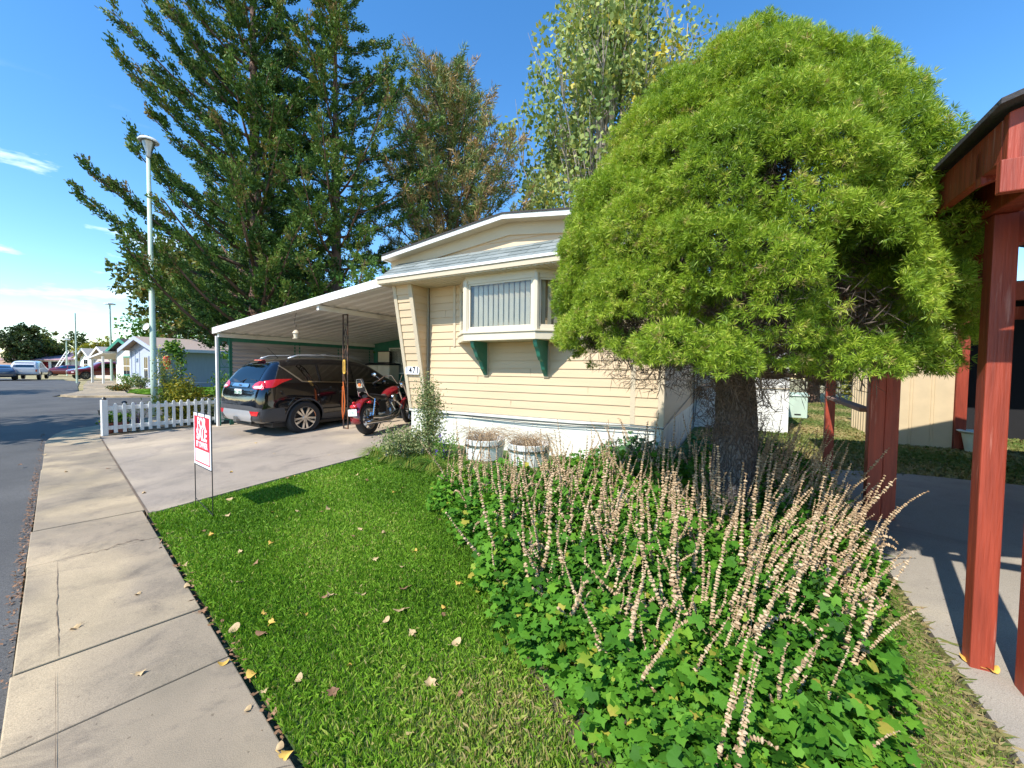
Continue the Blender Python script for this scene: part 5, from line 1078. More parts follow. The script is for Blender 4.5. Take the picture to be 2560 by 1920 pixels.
broadleaf('street_tree', 'dark tree mass behind the far left trees, by the long building', -84.0, 72, 6.6, 2.2, M['farleaf'], M['brownbark'], 36, 150, (.34, .3), .10, .2, .7)
broadleaf('yellow_tree', 'small bright yellow-green tree in front of the long far building', -62, 60, 5.6, 1.9, M['yellowleaf'], M['brownbark'], 36, 150, (.3, .26), .12, .15, .6)
for k, (px, yy, hh) in enumerate(((165, 110, 8), (186, 105, 9.5), (207, 105, 8.8), (100, 118, 7))):
    d = ray(px, 880); conifer('distant_conifer', 'tiny dark pointed conifer on the skyline over the long building', d.x/d.y*yy, yy, hh, lin((0, 2.2), (1, .1)), 26, M['farleaf'], M['brownbark'], spray=1.0, leaf=(.6, .35), nl=8, dens=1.2, low=.5, group='distant skyline conifers')
broadleaf('leafy_tree', 'thin pale leafed tree between the green trimmed house and the maple', -36, 42, 7.5, 3.2, M['bright'], M['greytwig'], 35, 90, (.35, .3), .3, .15, 1.0)
# back yard
broadleaf('yard_tree', 'dark leafy tree in the back yard seen between trunk and red posts', 13.2, 17.5, 7.5, 2.6, M['farleaf'], M['brownbark'], 45, 160, (.22, .18), .18, .28, .9)
broadleaf('yard_tree', 'green yard tree with stout grey trunk behind the tan shed', 17.0, 18.5, 8.5, 3.2, M['cotton'], M['greytwig'], 45, 150, (.22, .18), .35, .42, 1.0)
broadleaf('yard_bush', 'yellowing low bush at the back fence beside the tan shed', 13.6, 15.3, 1.5, .9, M['yellowleaf'], M['twig'], 20, 120, (.10, .08), .05, .05, .35, cat='bush')
broadleaf('yard_bush', 'dark green bush at the back behind the white extension', 10.2, 18.5, 3.2, 2.0, M['farleaf'], M['twig'], 26, 130, (.16, .13), .05, .08, .7, cat='bush')
# trees standing left of the frame whose shadows cross the street
for k, (x, y, hh, rr) in enumerate(((-19.2, 3.2, 9.5, 2.6), (-23.5, 1.8, 9.0, 2.6), (-15.0, 5.4, 8.0, 1.7), (-33, 16.5, 9, 3), (-39, 15.5, 9, 3), (-27.5, 2.5, 9.5, 3))):
    broadleaf('roadside_tree', 'green roadside tree across the street, out of the picture on the left', x, y, hh, rr, M['farleaf'], M['brownbark'], 34, 110, (.34, .28), .3, .2, 1.0, group='roadside trees left of the view')

# ------------------------------------------------------------------ the clipped dwarf spruce on its bare trunk
SP = thing('dwarf_spruce', 'big dome shaped dwarf spruce with bright green needles on a rough bare trunk', 'tree', HG(.83, -1.98))
SP.location.z -= .03; so_ = Vector(SP.location)
def tw(p): return tuple(Vector(p)-so_)
m = MB(); rings = 26; seg = 40; vs = []; fs = []
for i in range(rings+1):
    t = i/rings; z = t*2.3; rr = .165*(1-.25*t)+.11*math.exp(-z*7); cx = .03*sin(z*2); cy = .02*z
    for k in range(seg):
        a = 2*pi*k/seg; f = 1+.10*sin(3*a+z*2)+.05*sin(7*a+z*5)+.05*math.exp(-z*4)*sin(5*a)+random.uniform(-.055, .055); vs.append((cx+cos(a)*rr*f, cy+sin(a)*rr*f, z))
for i in range(rings):
    for k in range(seg): fs.append((i*seg+k, i*seg+(k+1) % seg, (i+1)*seg+(k+1) % seg, (i+1)*seg+k))
m.add(vs, fs); m.build('trunk', M['bark'], SP, smooth=True)
CCx, CCy = 1.70, 3.18                                       # crown axis, world
PR = [(1.418, 0.836), (1.682, 1.197), (1.99, 1.32), (2.298, 1.276), (2.65, 1.109), (3.046, 0.88), (3.398, 0.651), (3.706, 0.422), (3.952, 0.211), (4.076, 0.044)]
PR = [(a, b*(.955 if a < 2.3 else 1.0 if a < 2.6 else 1.06)) for a, b in PR]
def prad(z):
    for (a, b), (c, d) in zip(PR[:-1], PR[1:]):
        if z <= c: return b+(d-b)*max(0, (z-a))/(c-a)
    return .03
lobes = []
for z, nn, rl in ((1.7, 10, 0.264), (1.946, 13, 0.299), (2.254, 14, 0.317), (2.562, 13, 0.317), (2.87, 12, 0.317), (3.178, 10, 0.308), (3.398, 7, 0.264), (3.662, 5, 0.211)):
    off = random.random()*6
    for k in range(nn-1):
        a = off+2*pi*(k+random.uniform(-.25, .25))/(nn-1); r_l = rl*random.uniform(.82, 1.15); R = prad(z)-r_l*.72; zz = z+random.uniform(-.12, .12)
        if z < 1.75 and random.random() < .25: continue
        lobes.append((CCx+cos(a)*R, CCy+sin(a)*R, zz, r_l))
lobes.append((CCx, CCy, 3.85, .21));
for _ in range(140):
    z = random.uniform(1.60, 3.9); a = random.random()*2*pi; r_l = random.uniform(.09, .185); R = prad(z)-r_l*.75+random.uniform(-.08, .09); lobes.append((CCx+cos(a)*R, CCy+sin(a)*R, z, r_l))
lobes += [(.92, 2.22, 1.66, .19), (1.12, 2.12, 1.60, .17), (0.924, 2.622, 1.726, 0.238), (1.426, 2.306, 1.647, 0.229), (1.848, 2.156, 1.612, 0.194), (0.66, 3.168, 1.814, 0.264), (1.8, 2.0, 1.92, 0.19), (1.9, 2.12, 2.1, 0.19), (1.97, 2.24, 1.84, 0.17), (1.83, 2.12, 1.74, 0.14), (1.98, 2.26, 2.3, 0.18), (2.0, 2.42, 2.5, 0.18)]
cav = [(1.144, 2.376, 2.492, 0.15), (1.32, 2.218, 2.492, 0.15), (1.514, 2.094, 2.439, 0.1), (1.637, 1.892, 2.052, 0.19), (1.478, 2.024, 2.21, 0.11), (1.76, 1.9, 1.86, 0.12), (1.67, 2.15, 2.95, 0.07), (1.364, 2.068, 1.814, 0.08)]
for _ in range(70):
    z = random.uniform(1.7, 4.0); a = random.uniform(-2.9, .3); R = prad(z)-.02; cav.append((CCx+cos(a)*R, CCy+sin(a)*R, z, random.uniform(.04, .085)))
LB_ = np.array(lobes); CV = np.array(cav)
def surf_points(n, inner=1.0, cm=1.0):
    out_ = []; nm = []; aw = LB_[:, 3]**2; pk = rng.choice(len(LB_), n, p=aw/aw.sum()); g = unit(rng.normal(size=(n, 3))); P = LB_[pk, :3]+g*LB_[pk, 3:4]*inner*rng.uniform(.93, 1.05, (n, 1))
    P[:, 2] -= 0; ok = np.ones(n, bool)
    for j in range(len(LB_)):
        d = np.linalg.norm(P-LB_[j, :3], axis=1); ok &= (d > LB_[j, 3]*inner*.94) | (pk == j)
    for c in CV: ok &= np.linalg.norm(P-c[:3], axis=1) > c[3]*cm*rng.uniform(.85, 1.15, n)
    cen = np.array([CCx, CCy, 2.45]); o = unit(P-cen); ok &= ((o*g).sum(1) > -.25)
    ok &= ~((P[:, 2] < 1.95) & (g[:, 2] < -.35))
    view = P-np.array([0, 0, 1.55]); front = (view*g).sum(1) < .55*np.linalg.norm(view, axis=1); ok &= front | (rng.random(n) < .35)
    return P[ok], g[ok]
def tufts(P, G, nd, L, Wd, vbase):
    n = len(P); d = unit(G[:, None, :]*.55+rng.normal(size=(n, nd, 3))*.75); Pb = np.repeat(P, nd, axis=0).reshape(n, nd, 3)+d*.006
    var = np.clip(np.repeat(vbase, nd)+rng.normal(size=n*nd)*.13, 0, 1); return Pb.reshape(-1, 3), d.reshape(-1, 3), L*rng.uniform(.7, 1.2, n*nd), Wd*rng.uniform(.8, 1.2, n*nd), var
P1, G1 = surf_points(420000); keep = 38000; P1, G1 = P1[:keep], G1[:keep]
P1 += G1*(rng.normal(size=(len(P1), 1))*.018+.035*np.sin(P1[:, :1]*21)*np.sin(P1[:, 1:2]*23+1)+.03*np.sin(P1[:, 2:]*19+P1[:, :1]*9))
hsh = (np.sin(P1[:, 0]*9+1)+np.sin(P1[:, 1]*11)+np.sin(P1[:, 2]*10+2))/6+.5
a1 = tufts(P1, G1, 26, .033, .0036, .15+.3*hsh+rng.random(len(P1))*.42+.5*(rng.random(len(P1)) < .03))
P2, G2 = surf_points(120000, .78, 1.5); P2, G2 = P2[:14000], G2[:14000]; a2 = tufts(P2, G2, 18, .05, .005, .02+rng.random(len(P2))*.25)  # inner needles coloured darker, painting in the shade deep between the lobes
al = [np.concatenate([a, b]) for a, b in zip(a1, a2)]
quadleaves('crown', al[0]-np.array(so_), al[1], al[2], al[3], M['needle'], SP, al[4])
# bare twigs and limbs inside and below the crown
limbs = []
for j, (x, y, z, r_) in enumerate(lobes):
    if r_ < .22: continue
    b = Vector((so_.x, so_.y, random.uniform(1.5, min(z, 3.2)))); e = Vector((x, y, z)); mid = b.lerp(e, .55)+Vector((0, 0, -.08)); limbs.append(([tw(b), tw(mid), tw(e)], [.020, .011, .006]))
    for k in range(9):
        s = mid.lerp(e, random.random()); q = s+Vector((random.gauss(0, .14), random.gauss(0, .14), random.gauss(-.03, .12))); limbs.append(([tw(s), tw(s.lerp(q, .5)+Vector((0, 0, .02))), tw(q)], [.006, .005, .003]))
merge_tubes('branch', limbs, M['twig'], SP, 5)['kind'] = 'stuff'
def twigs(n, fn, L, w_):
    P = np.array([fn() for _ in range(n)]); D = unit(rng.normal(size=(n, 3))+np.array([0, 0, -.25])); return P, D, L*rng.uniform(.5, 1.3, n), w_*rng.uniform(.7, 1.4, n)
def under():
    while True:
        a = random.random()*2*pi; r_ = sqrt(random.random())*1.18; z = random.uniform(1.38, 2.0)
        if r_ < .25 or r_ < prad(z)*.98: break
    z0 = 1.34+.25*(r_/1.2)**2; z = max(z, z0); return (CCx+cos(a)*r_-so_.x, CCy+sin(a)*r_-so_.y, z-so_.z)
def inner():
    z = random.uniform(1.65, 3.8); r_ = prad(z)*random.uniform(.2, .80); a = random.random()*2*pi; return (CCx+cos(a)*r_-so_.x, CCy+sin(a)*r_-so_.y, z-so_.z)
def collar():
    a = random.random()*2*pi; z = random.uniform(.85, 1.6); r_ = .14+abs(random.gauss(0, .05+.11*(z-.8))); return (.02+cos(a)*r_, .02+sin(a)*r_, z)
tp = [twigs(7500, under, .12, .005), twigs(24000, inner, .11, .010), twigs(2200, collar, .12, .005)]
tP, tD, tL, tW = [np.concatenate([q[i] for q in tp]) for i in range(4)]
quadleaves('dead_twigs', tP, tD, tL, tW, M['twig'], SP)['kind'] = 'stuff'

# ------------------------------------------------------------------ flower bed: perennials with dried seed stalks
def leaf_template(lobes_=5, depth=.42):
    pts = []; n = lobes_*3
    for k in range(n+1):
        a = -2.35+4.7*k/n; ph = ((k+1.5) % 3)/3; r_ = (1-depth*(abs(2*ph-1)))*(.62+.38*cos(a*.62)); pts.append((sin(a)*r_*.62, cos(a)*r_*.62+.30))
    return np.array(pts)
def lobed_leaves(name, P, Nn, D, size, mt, parent, var, lobes_=5, depth=.34, cup=.25):
    T_ = leaf_template(lobes_, depth); k = len(T_); n = len(P); JT = rng.uniform(.84, 1.14, (n, k, 1)); D = unit(D); X = unit(np.cross(D, Nn)); Nn = unit(np.cross(X, D)); s = np.asarray(size)[:, None, None]
    rim = P[:, None, :]+(X[:, None, :]*T_[None, :, :1]*JT+D[:, None, :]*(T_[None, :, 1:2]*JT))*s-Nn[:, None, :]*(cup*(T_[None, :, :1]**2+(T_[None, :, 1:2]-.3)**2))*s+Nn[:, None, :]*(np.where(np.arange(k) % 2 == 0, .03, -.02)[None, :, None])*s
    cen = P[:, None, :]+D[:, None, :]*.30*s; v = np.concatenate([cen, rim], 1); base = (np.arange(n)*(k+1))[:, None]
    f = np.stack([np.broadcast_to(base, (n, k-1)), base+1+np.arange(k-1)[None, :], base+2+np.arange(k-1)[None, :]], -1).reshape(-1, 3)
    return npmesh(name, v.reshape(-1, 3), f, mt, parent, np.repeat(var, k+1))
def whorl(mb, c, ax, r_, var):
    a = ax.cross(Vector((.3, .2, 1))).normalized() if abs(ax.z) < .95 else Vector((1, 0, 0)); b = ax.cross(a); vs = []; n = 7; ph = random.random()
    for h, q in ((-.55, .45), (-.15, 1), (.25, .9), (.55, .35)):
        for k in range(n):
            t = 2*pi*(k+ph)/n; rr = r_*q*(1.18 if k % 2 else .86); vs.append(c+a*cos(t)*rr+b*sin(t)*rr+ax*h*r_)
    fs = [(i*n+k, i*n+(k+1) % n, (i+1)*n+(k+1) % n, (i+1)*n+k) for i in range(3) for k in range(n)]+[tuple(range(n-1, -1, -1)), tuple(range(3*n, 4*n))]
    mb.add(vs, fs); mb.var += [var]*len(vs)
def stalk_mesh(k):
    H = random.uniform(.55, .95); bd = random.choice([.04, .10, .16, .24, .34, .48]); wv = random.uniform(-.12, .12); pts = []; N_ = 46
    for i in range(N_+1):
        t = i/N_; pts.append(Vector((bd*t*t*H+wv*.3*sin(t*5)*t, wv*.4*sin(t*4+1)*t, H*(t-.0)*(1-(.30 if bd > .3 else .06)*t*t*t*2.0*bd/.5))))
    mb = MB(); mb.tube(pts[::4]+[pts[-1]], [.0035*(1-.6*i/12) for i in range(len(pts[::4])+1)], 5, cap=False); mb.var += [.35]*len(mb.v)
    s = H*random.uniform(.22, .45); L = 0; nxt = s
    for i in range(1, N_+1):
        L += (pts[i]-pts[i-1]).length
        while L > nxt:
            t = i/N_; ax = (pts[i]-pts[i-1]).normalized(); whorl(mb, pts[i]+Vector((random.gauss(0, .002),)*3), (ax+Vector((random.gauss(0, .15), random.gauss(0, .15), 0))).normalized(), random.uniform(.010, .0145)*(1-.45*max(0, t-.5)*2)*random.uniform(.85, 1.15), random.random()*.7+.15); nxt += .0165+.006*(1-t)*random.random()
    # side spikelet
    if k % 3 == 0:
        i0 = N_//3; ax = Vector((random.uniform(-.6, .6), random.uniform(-.6, .6), .8)).normalized(); c = pts[i0]
        q = len(mb.v); mb.tube([c, c+ax*.18], .0025, 5, cap=False); mb.var += [.35]*(len(mb.v)-q)
        for j in range(7): whorl(mb, c+ax*(.06+.019*j), ax, .009, random.random()*.7+.15)
    me_o = mb.build('seed_stalk', M['seedhead'], None, fix=False); me = me_o.data; bpy.data.objects.remove(me_o); return me, H
STK = [stalk_mesh(k) for k in range(16)]
def bed_ok(x, y):
    return True
plants = []
# plant stations (local house frame) from the photo: density grows to the right by the red posts
cands = []
BEDL = [(-1.72, -2.4), (-1.3, -2.25), (-.9, -1.85), (-.45, -.55), (.35, -.35), (.75, .35), (1.3, .2), (1.50, -.9), (1.42, -2.1), (1.30, -3.0), (1.18, -3.6), (1.14, -4.05), (1.05, -4.4), (.3, -3.95), (-.12, -3.6), (-.8, -2.95), (-1.6, -2.3)]
tries = 0; arrb = BEDL
while len(cands) < 78 and tries < 12000:
    tries += 1; x = random.uniform(-2.1, 1.7); y = random.uniform(-4.3, .4)
    if not inpoly(np.array([[x, y]]), arrb)[0]: continue
    if (x-.83)**2+(y+1.98)**2 < .06: continue
    if all((x-a)**2+(y-b)**2 > .265**2 for a, b in cands): cands.append((x, y))
GRP = 'perennials with dried seed stalks in the flower bed'
for (x, y) in cands:
    q = HG(x, y); near = y < -3.5; mallow = (x > -.6 and y > -.75 and x < .6)
    pl = thing('bed_plant', 'bushy green perennial with dried beige seed stalks in the flower bed', 'plant', q, 0, GRP)
    n = 1150; a = rng.random(n)*2*pi; R = .32; H = random.uniform(.34, .48) if not near else random.uniform(.26, .36)
    ph = np.arccos(1-rng.random(n)*.98); rr = rng.uniform(.55, 1.05, n); lay = rng.uniform(-.05, .03, n)
    P = np.stack([np.cos(a)*np.sin(ph)*R*rr, np.sin(a)*np.sin(ph)*R*rr, np.cos(ph)*H*rr+.04+lay], 1); P[:, 2] = np.maximum(P[:, 2], .015)
    Dn = np.stack([np.cos(a), np.sin(a), rng.normal(size=n)*.35-.15], 1)+rng.normal(size=(n, 3))*.45; Nn = np.stack([np.cos(a)*.35, np.sin(a)*.35, np.ones(n)], 1)+rng.normal(size=(n, 3))*.42
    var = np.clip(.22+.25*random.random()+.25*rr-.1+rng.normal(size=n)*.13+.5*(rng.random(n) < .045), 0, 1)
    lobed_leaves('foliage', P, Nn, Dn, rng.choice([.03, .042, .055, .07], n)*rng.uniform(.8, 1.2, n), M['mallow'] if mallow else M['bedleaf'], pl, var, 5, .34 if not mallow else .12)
    if mallow: ns = 6
    elif x > .8 and y > -3.2: ns = 18
    elif y < -3.75: ns = 6
    elif x < -1.0: ns = 14
    elif y > -1.9: ns = 8
    else: ns = 13
    for k in range(ns):
        me, H_ = STK[random.randrange(16)]; o = bpy.data.objects.new('seed_stalk', me); COL.objects.link(o); o.parent = pl
        az = random.random()*6.28; r_ = random.uniform(.02, .18); o.location = (cos(az)*r_, sin(az)*r_, .02)
        tl = random.gauss(0, .36) if x < .75 else random.uniform(.02, .36); dirz = random.random()*6.28 if x < .75 else random.uniform(-1.1, .7)
        sc = random.uniform(.62, 1.05)*(.8 if y < -3.6 else 1.05)*(.78 if x < -.9 and y > -2.3 else 1)*(.85 if y > -.9 and x > .6 else 1); o.scale = (sc, sc, sc); o.rotation_euler = (0, tl, dirz)
# ------------------------------------------------------------------ lawn blades, edge litter, leaves
def blades(name, poly, dens, L, Wd, mt, kind='stuff', extra=None, label=None, cat=None, exclude=None, off=-.02, lean=.5, vfn=None):
    xs = [p[0] for p in poly]; ys = [p[1] for p in poly]; A_ = (max(xs)-min(xs))*(max(ys)-min(ys)); n = int(A_*dens)
    P = np.stack([rng.uniform(min(xs), max(xs), n), rng.uniform(min(ys), max(ys), n)], 1); ok = inpoly(P, poly)
    if exclude is not None: ok &= ~inpoly(P, exclude)
    P = P[ok]; d = np.hypot(P[:, 0], P[:, 1]); keep = rng.random(len(P)) < np.clip((3.2/np.maximum(d, .5))**1.3, .05, 1) if dens > 1500 else np.ones(len(P), bool); P = P[keep]; d = d[keep]; n = len(P)
    z = ghn(P[:, 0], P[:, 1])+off; a = rng.random(n)*2*pi; ln = np.abs(rng.normal(size=n))*lean; h = L*rng.uniform(.6, 1.25, n); w_ = Wd*np.maximum(1, d/2.6)*rng.uniform(.7, 1.2, n)
    dx, dy = np.cos(a), np.sin(a); b = rng.random(n)*2*pi; wx, wy = np.cos(b), np.sin(b); v = np.empty((n, 4, 3))
    B = np.stack([P[:, 0], P[:, 1], z], 1); Wv = np.stack([wx, wy, np.zeros(n)], 1)*w_[:, None]/2; mid = B+np.stack([dx*ln*.35*h, dy*ln*.35*h, .6*h], 1); tip = B+np.stack([dx*ln*h, dy*ln*h, h*(1-.25*np.minimum(ln, 1.6))], 1)
    v[:, 0] = B-Wv; v[:, 1] = B+Wv; v[:, 2] = mid+Wv*.8; v[:, 3] = tip; var = vfn(P) if vfn else rng.random(n)*.45+.12
    f = np.arange(4*n).reshape(n, 4); me = npmesh(name, v.reshape(-1, 3), f, mt, None, np.repeat(var, 4)); me['kind'] = kind
    return me
LW_ = [SW(-6, .012), SW(5.56, .012)]+[tuple(p) for p in lw([(-4.42, -3.75), (-4.35, -2.6), (-4.25, -1.2), (-3.4, -.6), (-2.2, -.9), (1.76, -.9), (1.76, -9.5)])]
BX = [tuple(p) for p in lw(BEDL)]
def lawnvar(P):
    n1 = np.sin(P[:, 0]*3.1+P[:, 1]*1.7)+np.sin(P[:, 0]*1.3-P[:, 1]*2.9+1)+.6*np.sin(P[:, 0]*7+P[:, 1]*6); dry = np.exp(-(((P[:, 0]-.35)/.75)**2+((P[:, 1]-1.65)/.42)**2))+.5*np.exp(-(((P[:, 0]-.0)/.25)**2+((P[:, 1]-1.75)/.3)**2))+1.1*np.exp(-(((P[:, 0]-1.9)/.35)**2+((P[:, 1]-1.5)/.5)**2))
    dd = (P[:, 0]-S0.x)*SN.x+(P[:, 1]-S0.y)*SN.y; dry += .35*np.exp(-(dd/.28)**2)*(P[:, 1] < 3.6)
    return np.clip(.30+.085*n1+rng.normal(size=len(P))*.17+.5*(rng.random(len(P)) < .05)+.62*dry*rng.random(len(P)), 0, 1)
tag(blades('grass', LW_, 17000, .038, .0042, M['grass'], exclude=BX, vfn=lawnvar), 'thick green lawn grass with dry patches near the camera', 'grass')
tag(blades('bed_edge_grass', [tuple(p) for p in lw([(1.25, -5.6), (1.80, -5.6), (1.80, .9), (1.55, .9)])], 9000, .045, .0028, M['drygrass'], lean=1.2, vfn=lambda P: rng.random(len(P))), 'straggly dry grass along the edge of the patio slab', 'grass')
tag(blades('yard_grass', [tuple(p) for p in lw([(.1, .6), (1.7, .3), (2.9, 1.3), (7, 1.3), (8, 9), (4, 16), (.2, 4.5)])], 700, .05, .016, M['drygrass'], off=-.03, lean=1, vfn=lambda P: np.clip(.35+.3*np.sin(P[:, 0]*1.7+P[:, 1])+rng.normal(size=len(P))*.2, 0, 1)), 'patchy yellow and green back yard grass', 'grass')
tag(blades('far_grass', [(-18.4, 20.4), (-20.2, 21.4), (-21.3, 22.5), (-22.3, 23.7), (-21, 26), (-17, 31), (-8, 29), (-9.5, 21.8)], 260, .08, .05, M['grass'], off=.05, lean=.8), 'bright grass verge in front of the blue house', 'grass')
def litter(name, segs, n, mt, w_, label):
    P = []
    for i in range(n):
        a, b, d0, d1 = random.choice(segs); s = random.uniform(a, b); p = SW(s, random.uniform(d0, d1)); P.append((p[0], p[1], gh(*p)+random.uniform(-.045, .006) if d1 > -.3 else random.uniform(-.05, -.02)))
    P = np.array(P); D = unit(rng.normal(size=(n, 3))*np.array([1, 1, .35])); nr = rng.normal(size=(n, 3))*.3+np.array([0, 0, 1]); o = quadleaves(name, P, D, w_*rng.uniform(.5, 1.3, n), w_*.6*rng.uniform(.5, 1.2, n), mt, nrm=nr); tag(o, label, 'leaf litter', kind='stuff')
litter('leaf_litter', [(-2, 5.6, -.035, .05), (-1, 4.6, -.03, .03)], 520, M['lf3'], .035, 'brown leaf litter in the gap between sidewalk and lawn')
litter('gutter_litter', [(1, 14, -.84, -.775), (4, 9, -.84, -.78)], 1100, M['lf3'], .024, 'dry brown leaves and dirt along the sidewalk edge of the street')
def leaf_mesh(sz, curl, maple=False):
    n = 14; pts = []
    for k in range(n):
        a = 2*pi*k/n; r_ = sz*(.5+(.14*cos(5*a) if maple else .05*cos(2*a)+.10*max(0, cos(a)))); x, y = cos(a)*r_, sin(a)*r_*.85; pts.append((x, y, curl*(x*x*3-y*y*5)/sz+random.uniform(-.002, .002)+.006))
    m = MB(); m.add([(0, 0, .004)]+pts, [(0, 1+k, 1+(k+1) % n) for k in range(n)]); m.tube([(-sz*.5, 0, .006), (-sz*.95, .01, .01)], .0012, 4); return m
LMs = []
for mt in (M['lf1'], M['lf2'], M['lf1'], M['lf3']):
    for v_ in range(2): o = leaf_mesh(.044, random.uniform(.05, .26), v_ == 1).build('fallen_leaf', mt, smooth=True); LMs.append(o.data); bpy.data.objects.remove(o)
spec_ = {(998, 1530): ('large pale tan leaf lying on the lawn, biggest of the fallen leaves', 1.45), (585, 1575): ('curled tan leaf lying on the sidewalk edge beside the lawn', 1.2), (2420, 1655): ('bright yellow curled leaf on the soil beside the patio slab', 1.1), (2480, 1680): ('bright yellow leaf lying on the patio slab between the red posts', 1.1)}
LP_ = [(684, 1260), (744, 1280), (681, 1283), (802, 1281), (820, 1273), (960, 1335), (883, 1342), (1038, 1380), (940, 1400), (598, 1460), (678, 1360), (812, 1495), (826, 1490), (903, 1490), (1108, 1540), (1110, 1522), (1032, 1586), (965, 1555), (678, 1560), (653, 1588), (1076, 1710), (746, 1703), (830, 1735), (874, 1668), (600, 1382), (1005, 1222), (985, 1232), (918, 1202), (1075, 1170), (893, 1188), (720, 1196), (735, 1192), (746, 1205), (575, 1050+200), (528, 1338), (508, 1330), (360, 1233), (110, 1138), (270, 1172), (578, 1181), (822, 1138), (685, 1134), (640, 1108), (270, 1125), (188, 1572), (345, 1487), (640, 1410), (560, 1660), (350, 1685), (620, 1775), (1145, 1460), (1010, 1475), (460, 1415), (468, 1468), (505, 1530), (630, 1690), (660, 1730), (700, 1870), (715, 1890), (50, 1163), (165, 1180), (1140, 1610), (1150, 1740), (760, 1540), (1006, 1420), (900, 1325), (660, 1535), (1095, 1300), (570, 1290)]
k = 0
for px, py in list(spec_)+LP_:
    q = atg(px, py); lb = spec_.get((px, py)); o = bpy.data.objects.new('fallen_leaf', LMs[(k*3+1) % 8 if not lb else (2 if px > 2000 else 0)]); COL.objects.link(o)
    dl_ = (q.x-S0.x)*SN.x+(q.y-S0.y)*SN.y; ongrass = dl_ > .05 and loc(q).x > -4.35 and px < 2300
    o.location = (q.x, q.y, gh(q.x, q.y)+(.008 if ongrass else .004)+(.0 if px < 2300 else .004)); s = random.uniform(.6, 1.25) if not lb else lb[1]; o.scale = (s, s, s); o.rotation_euler = (random.gauss(0, .3)*ongrass, random.gauss(0, .3)*ongrass, random.random()*6.28)
    tag(o, lb[0] if lb else 'small dry autumn leaf lying scattered on the lawn or paving', 'leaf', 'dry leaves scattered on the ground'); k += 1

# ------------------------------------------------------------------ planters, shrubs, borders
def barrel(px, py, label):
    q = HG(*loc(atg(px, py)).xy[:2]) if False else atg(px, py); t = thing('barrel_planter', label, 'planter', (q.x, q.y, gh(q.x, q.y)-.02), random.random()); w_ = MB(); n = 14
    for k in range(n):
        a0 = 2*pi*(k+.06)/n; a1_ = 2*pi*(k+.94)/n; P = lambda r_, a, z: (r_*cos(a), r_*sin(a), z)
        w_.hexa([P(.24, a0, 0), P(.24, a1_, 0), P(.22, a1_, 0), P(.22, a0, 0)], [P(.295, a0, .40), P(.295, a1_, .40), P(.27, a1_, .40), P(.27, a0, .40)])
    w_.build('staves', M['white'], t, bevel=.002); w_ = MB()
    for z, r_ in ((.09, .255), (.30, .284)): w_.lathe([(r_, z), (r_+.006, z), (r_+.008, z+.03), (r_+.002, z+.03)], n=28)
    w_.build('hoop', M['steel'], t); w_ = MB(); w_.lathe([(0, .34), (.27, .34)], n=20); w_.build('soil', M['bed'], t)
    n = 170; a = rng.random(n)*6.28; r_ = rng.random(n)*.2; pth = []
    for i in range(n):
        d = random.random()*6.28; L = random.uniform(.2, .5); b = (r_[i]*cos(a[i]), r_[i]*sin(a[i]), .34); pth.append((bend(b, (b[0]+cos(d)*L*.35, b[1]+sin(d)*L*.35, .34+L*.7), (b[0]+cos(d)*L*.95, b[1]+sin(d)*L*.95, .34+L*random.uniform(-.1, .5)), 4), .0022))
    merge_tubes('dry_grass', pth, M['stem'], t, 3)['kind'] = 'stuff'
barrel(1212, 1160, 'white half barrel planter with dry grass, left of the pair under the window'); barrel(1322, 1176, 'white half barrel planter with dry grass, right of the pair under the window')
def shrub(name, label, q, h, rad, mt, n, ls, stems=7, topr=.35, flowers=0, cat='shrub', arch=None, nclust=40):
    t = thing(name, label, cat, q); paths = []; C_ = []
    for i in range(stems):
        a = 2*pi*i/stems+random.random(); hh = h*random.uniform(.55, 1); r1 = rad*random.uniform(.3, 1)*(1-(1-topr)*hh/h); P = bend((0, 0, 0), (cos(a)*r1*.4, sin(a)*r1*.4, hh*.7), (cos(a)*r1, sin(a)*r1, hh), 8); paths.append((P, [.009]*5+[.004]*4))
        for p in P[2:]: C_.append(p)
    merge_tubes('stem', paths, M['twig'], t, 5); C_ = np.array([tuple(c) for c in C_]); pk = rng.integers(0, len(C_), n); fr = C_[pk, 2]/h
    P = C_[pk]+rng.normal(size=(n, 3))*np.stack([rad*.32*(1-.6*fr)]*2+[np.full(n, .07*h)], 1); P[:, 2] = np.maximum(P[:, 2], .02); D = unit(rng.normal(size=(n, 3))+np.array([0, 0, .2])); quadleaves('foliage', P, D, ls*rng.uniform(.6, 1.3, n), ls*.55*rng.uniform(.6, 1.3, n), mt, t)
    if flowers:
        f = rng.integers(0, n, flowers); PP_ = np.repeat(P[f]+np.array([0, 0, .03]), 26, axis=0)+rng.normal(size=(flowers*26, 3))*np.array([.008, .008, .03]); quadleaves('flower', PP_, unit(rng.normal(size=PP_.shape)), .022, .018, M['purple'], t)
    return t
q = atg(1075, 1150); shrub('climbing_shrub', 'tall thin variegated climbing shrub growing up the left corner of the home', (q.x, q.y, gh(q.x, q.y)), 1.25, .42, M['shrub'], 5200, .034, 10, .22)
q = atg(1010, 1150); shrub('border_shrub', 'low sprawling yellow-green shrub with purple flowers at the driveway corner', (q.x, q.y, gh(q.x, q.y)), .48, .55, M['shrub'], 4600, .036, 14, .9, 9)
q = atg(1110, 1165); shrub('purple_flower_clump', 'clump of purple spiked flowers beside the left barrel planter', (q.x, q.y, gh(q.x, q.y)), .42, .22, M['bright'], 700, .04, 8, .9, 8, cat='flowers')
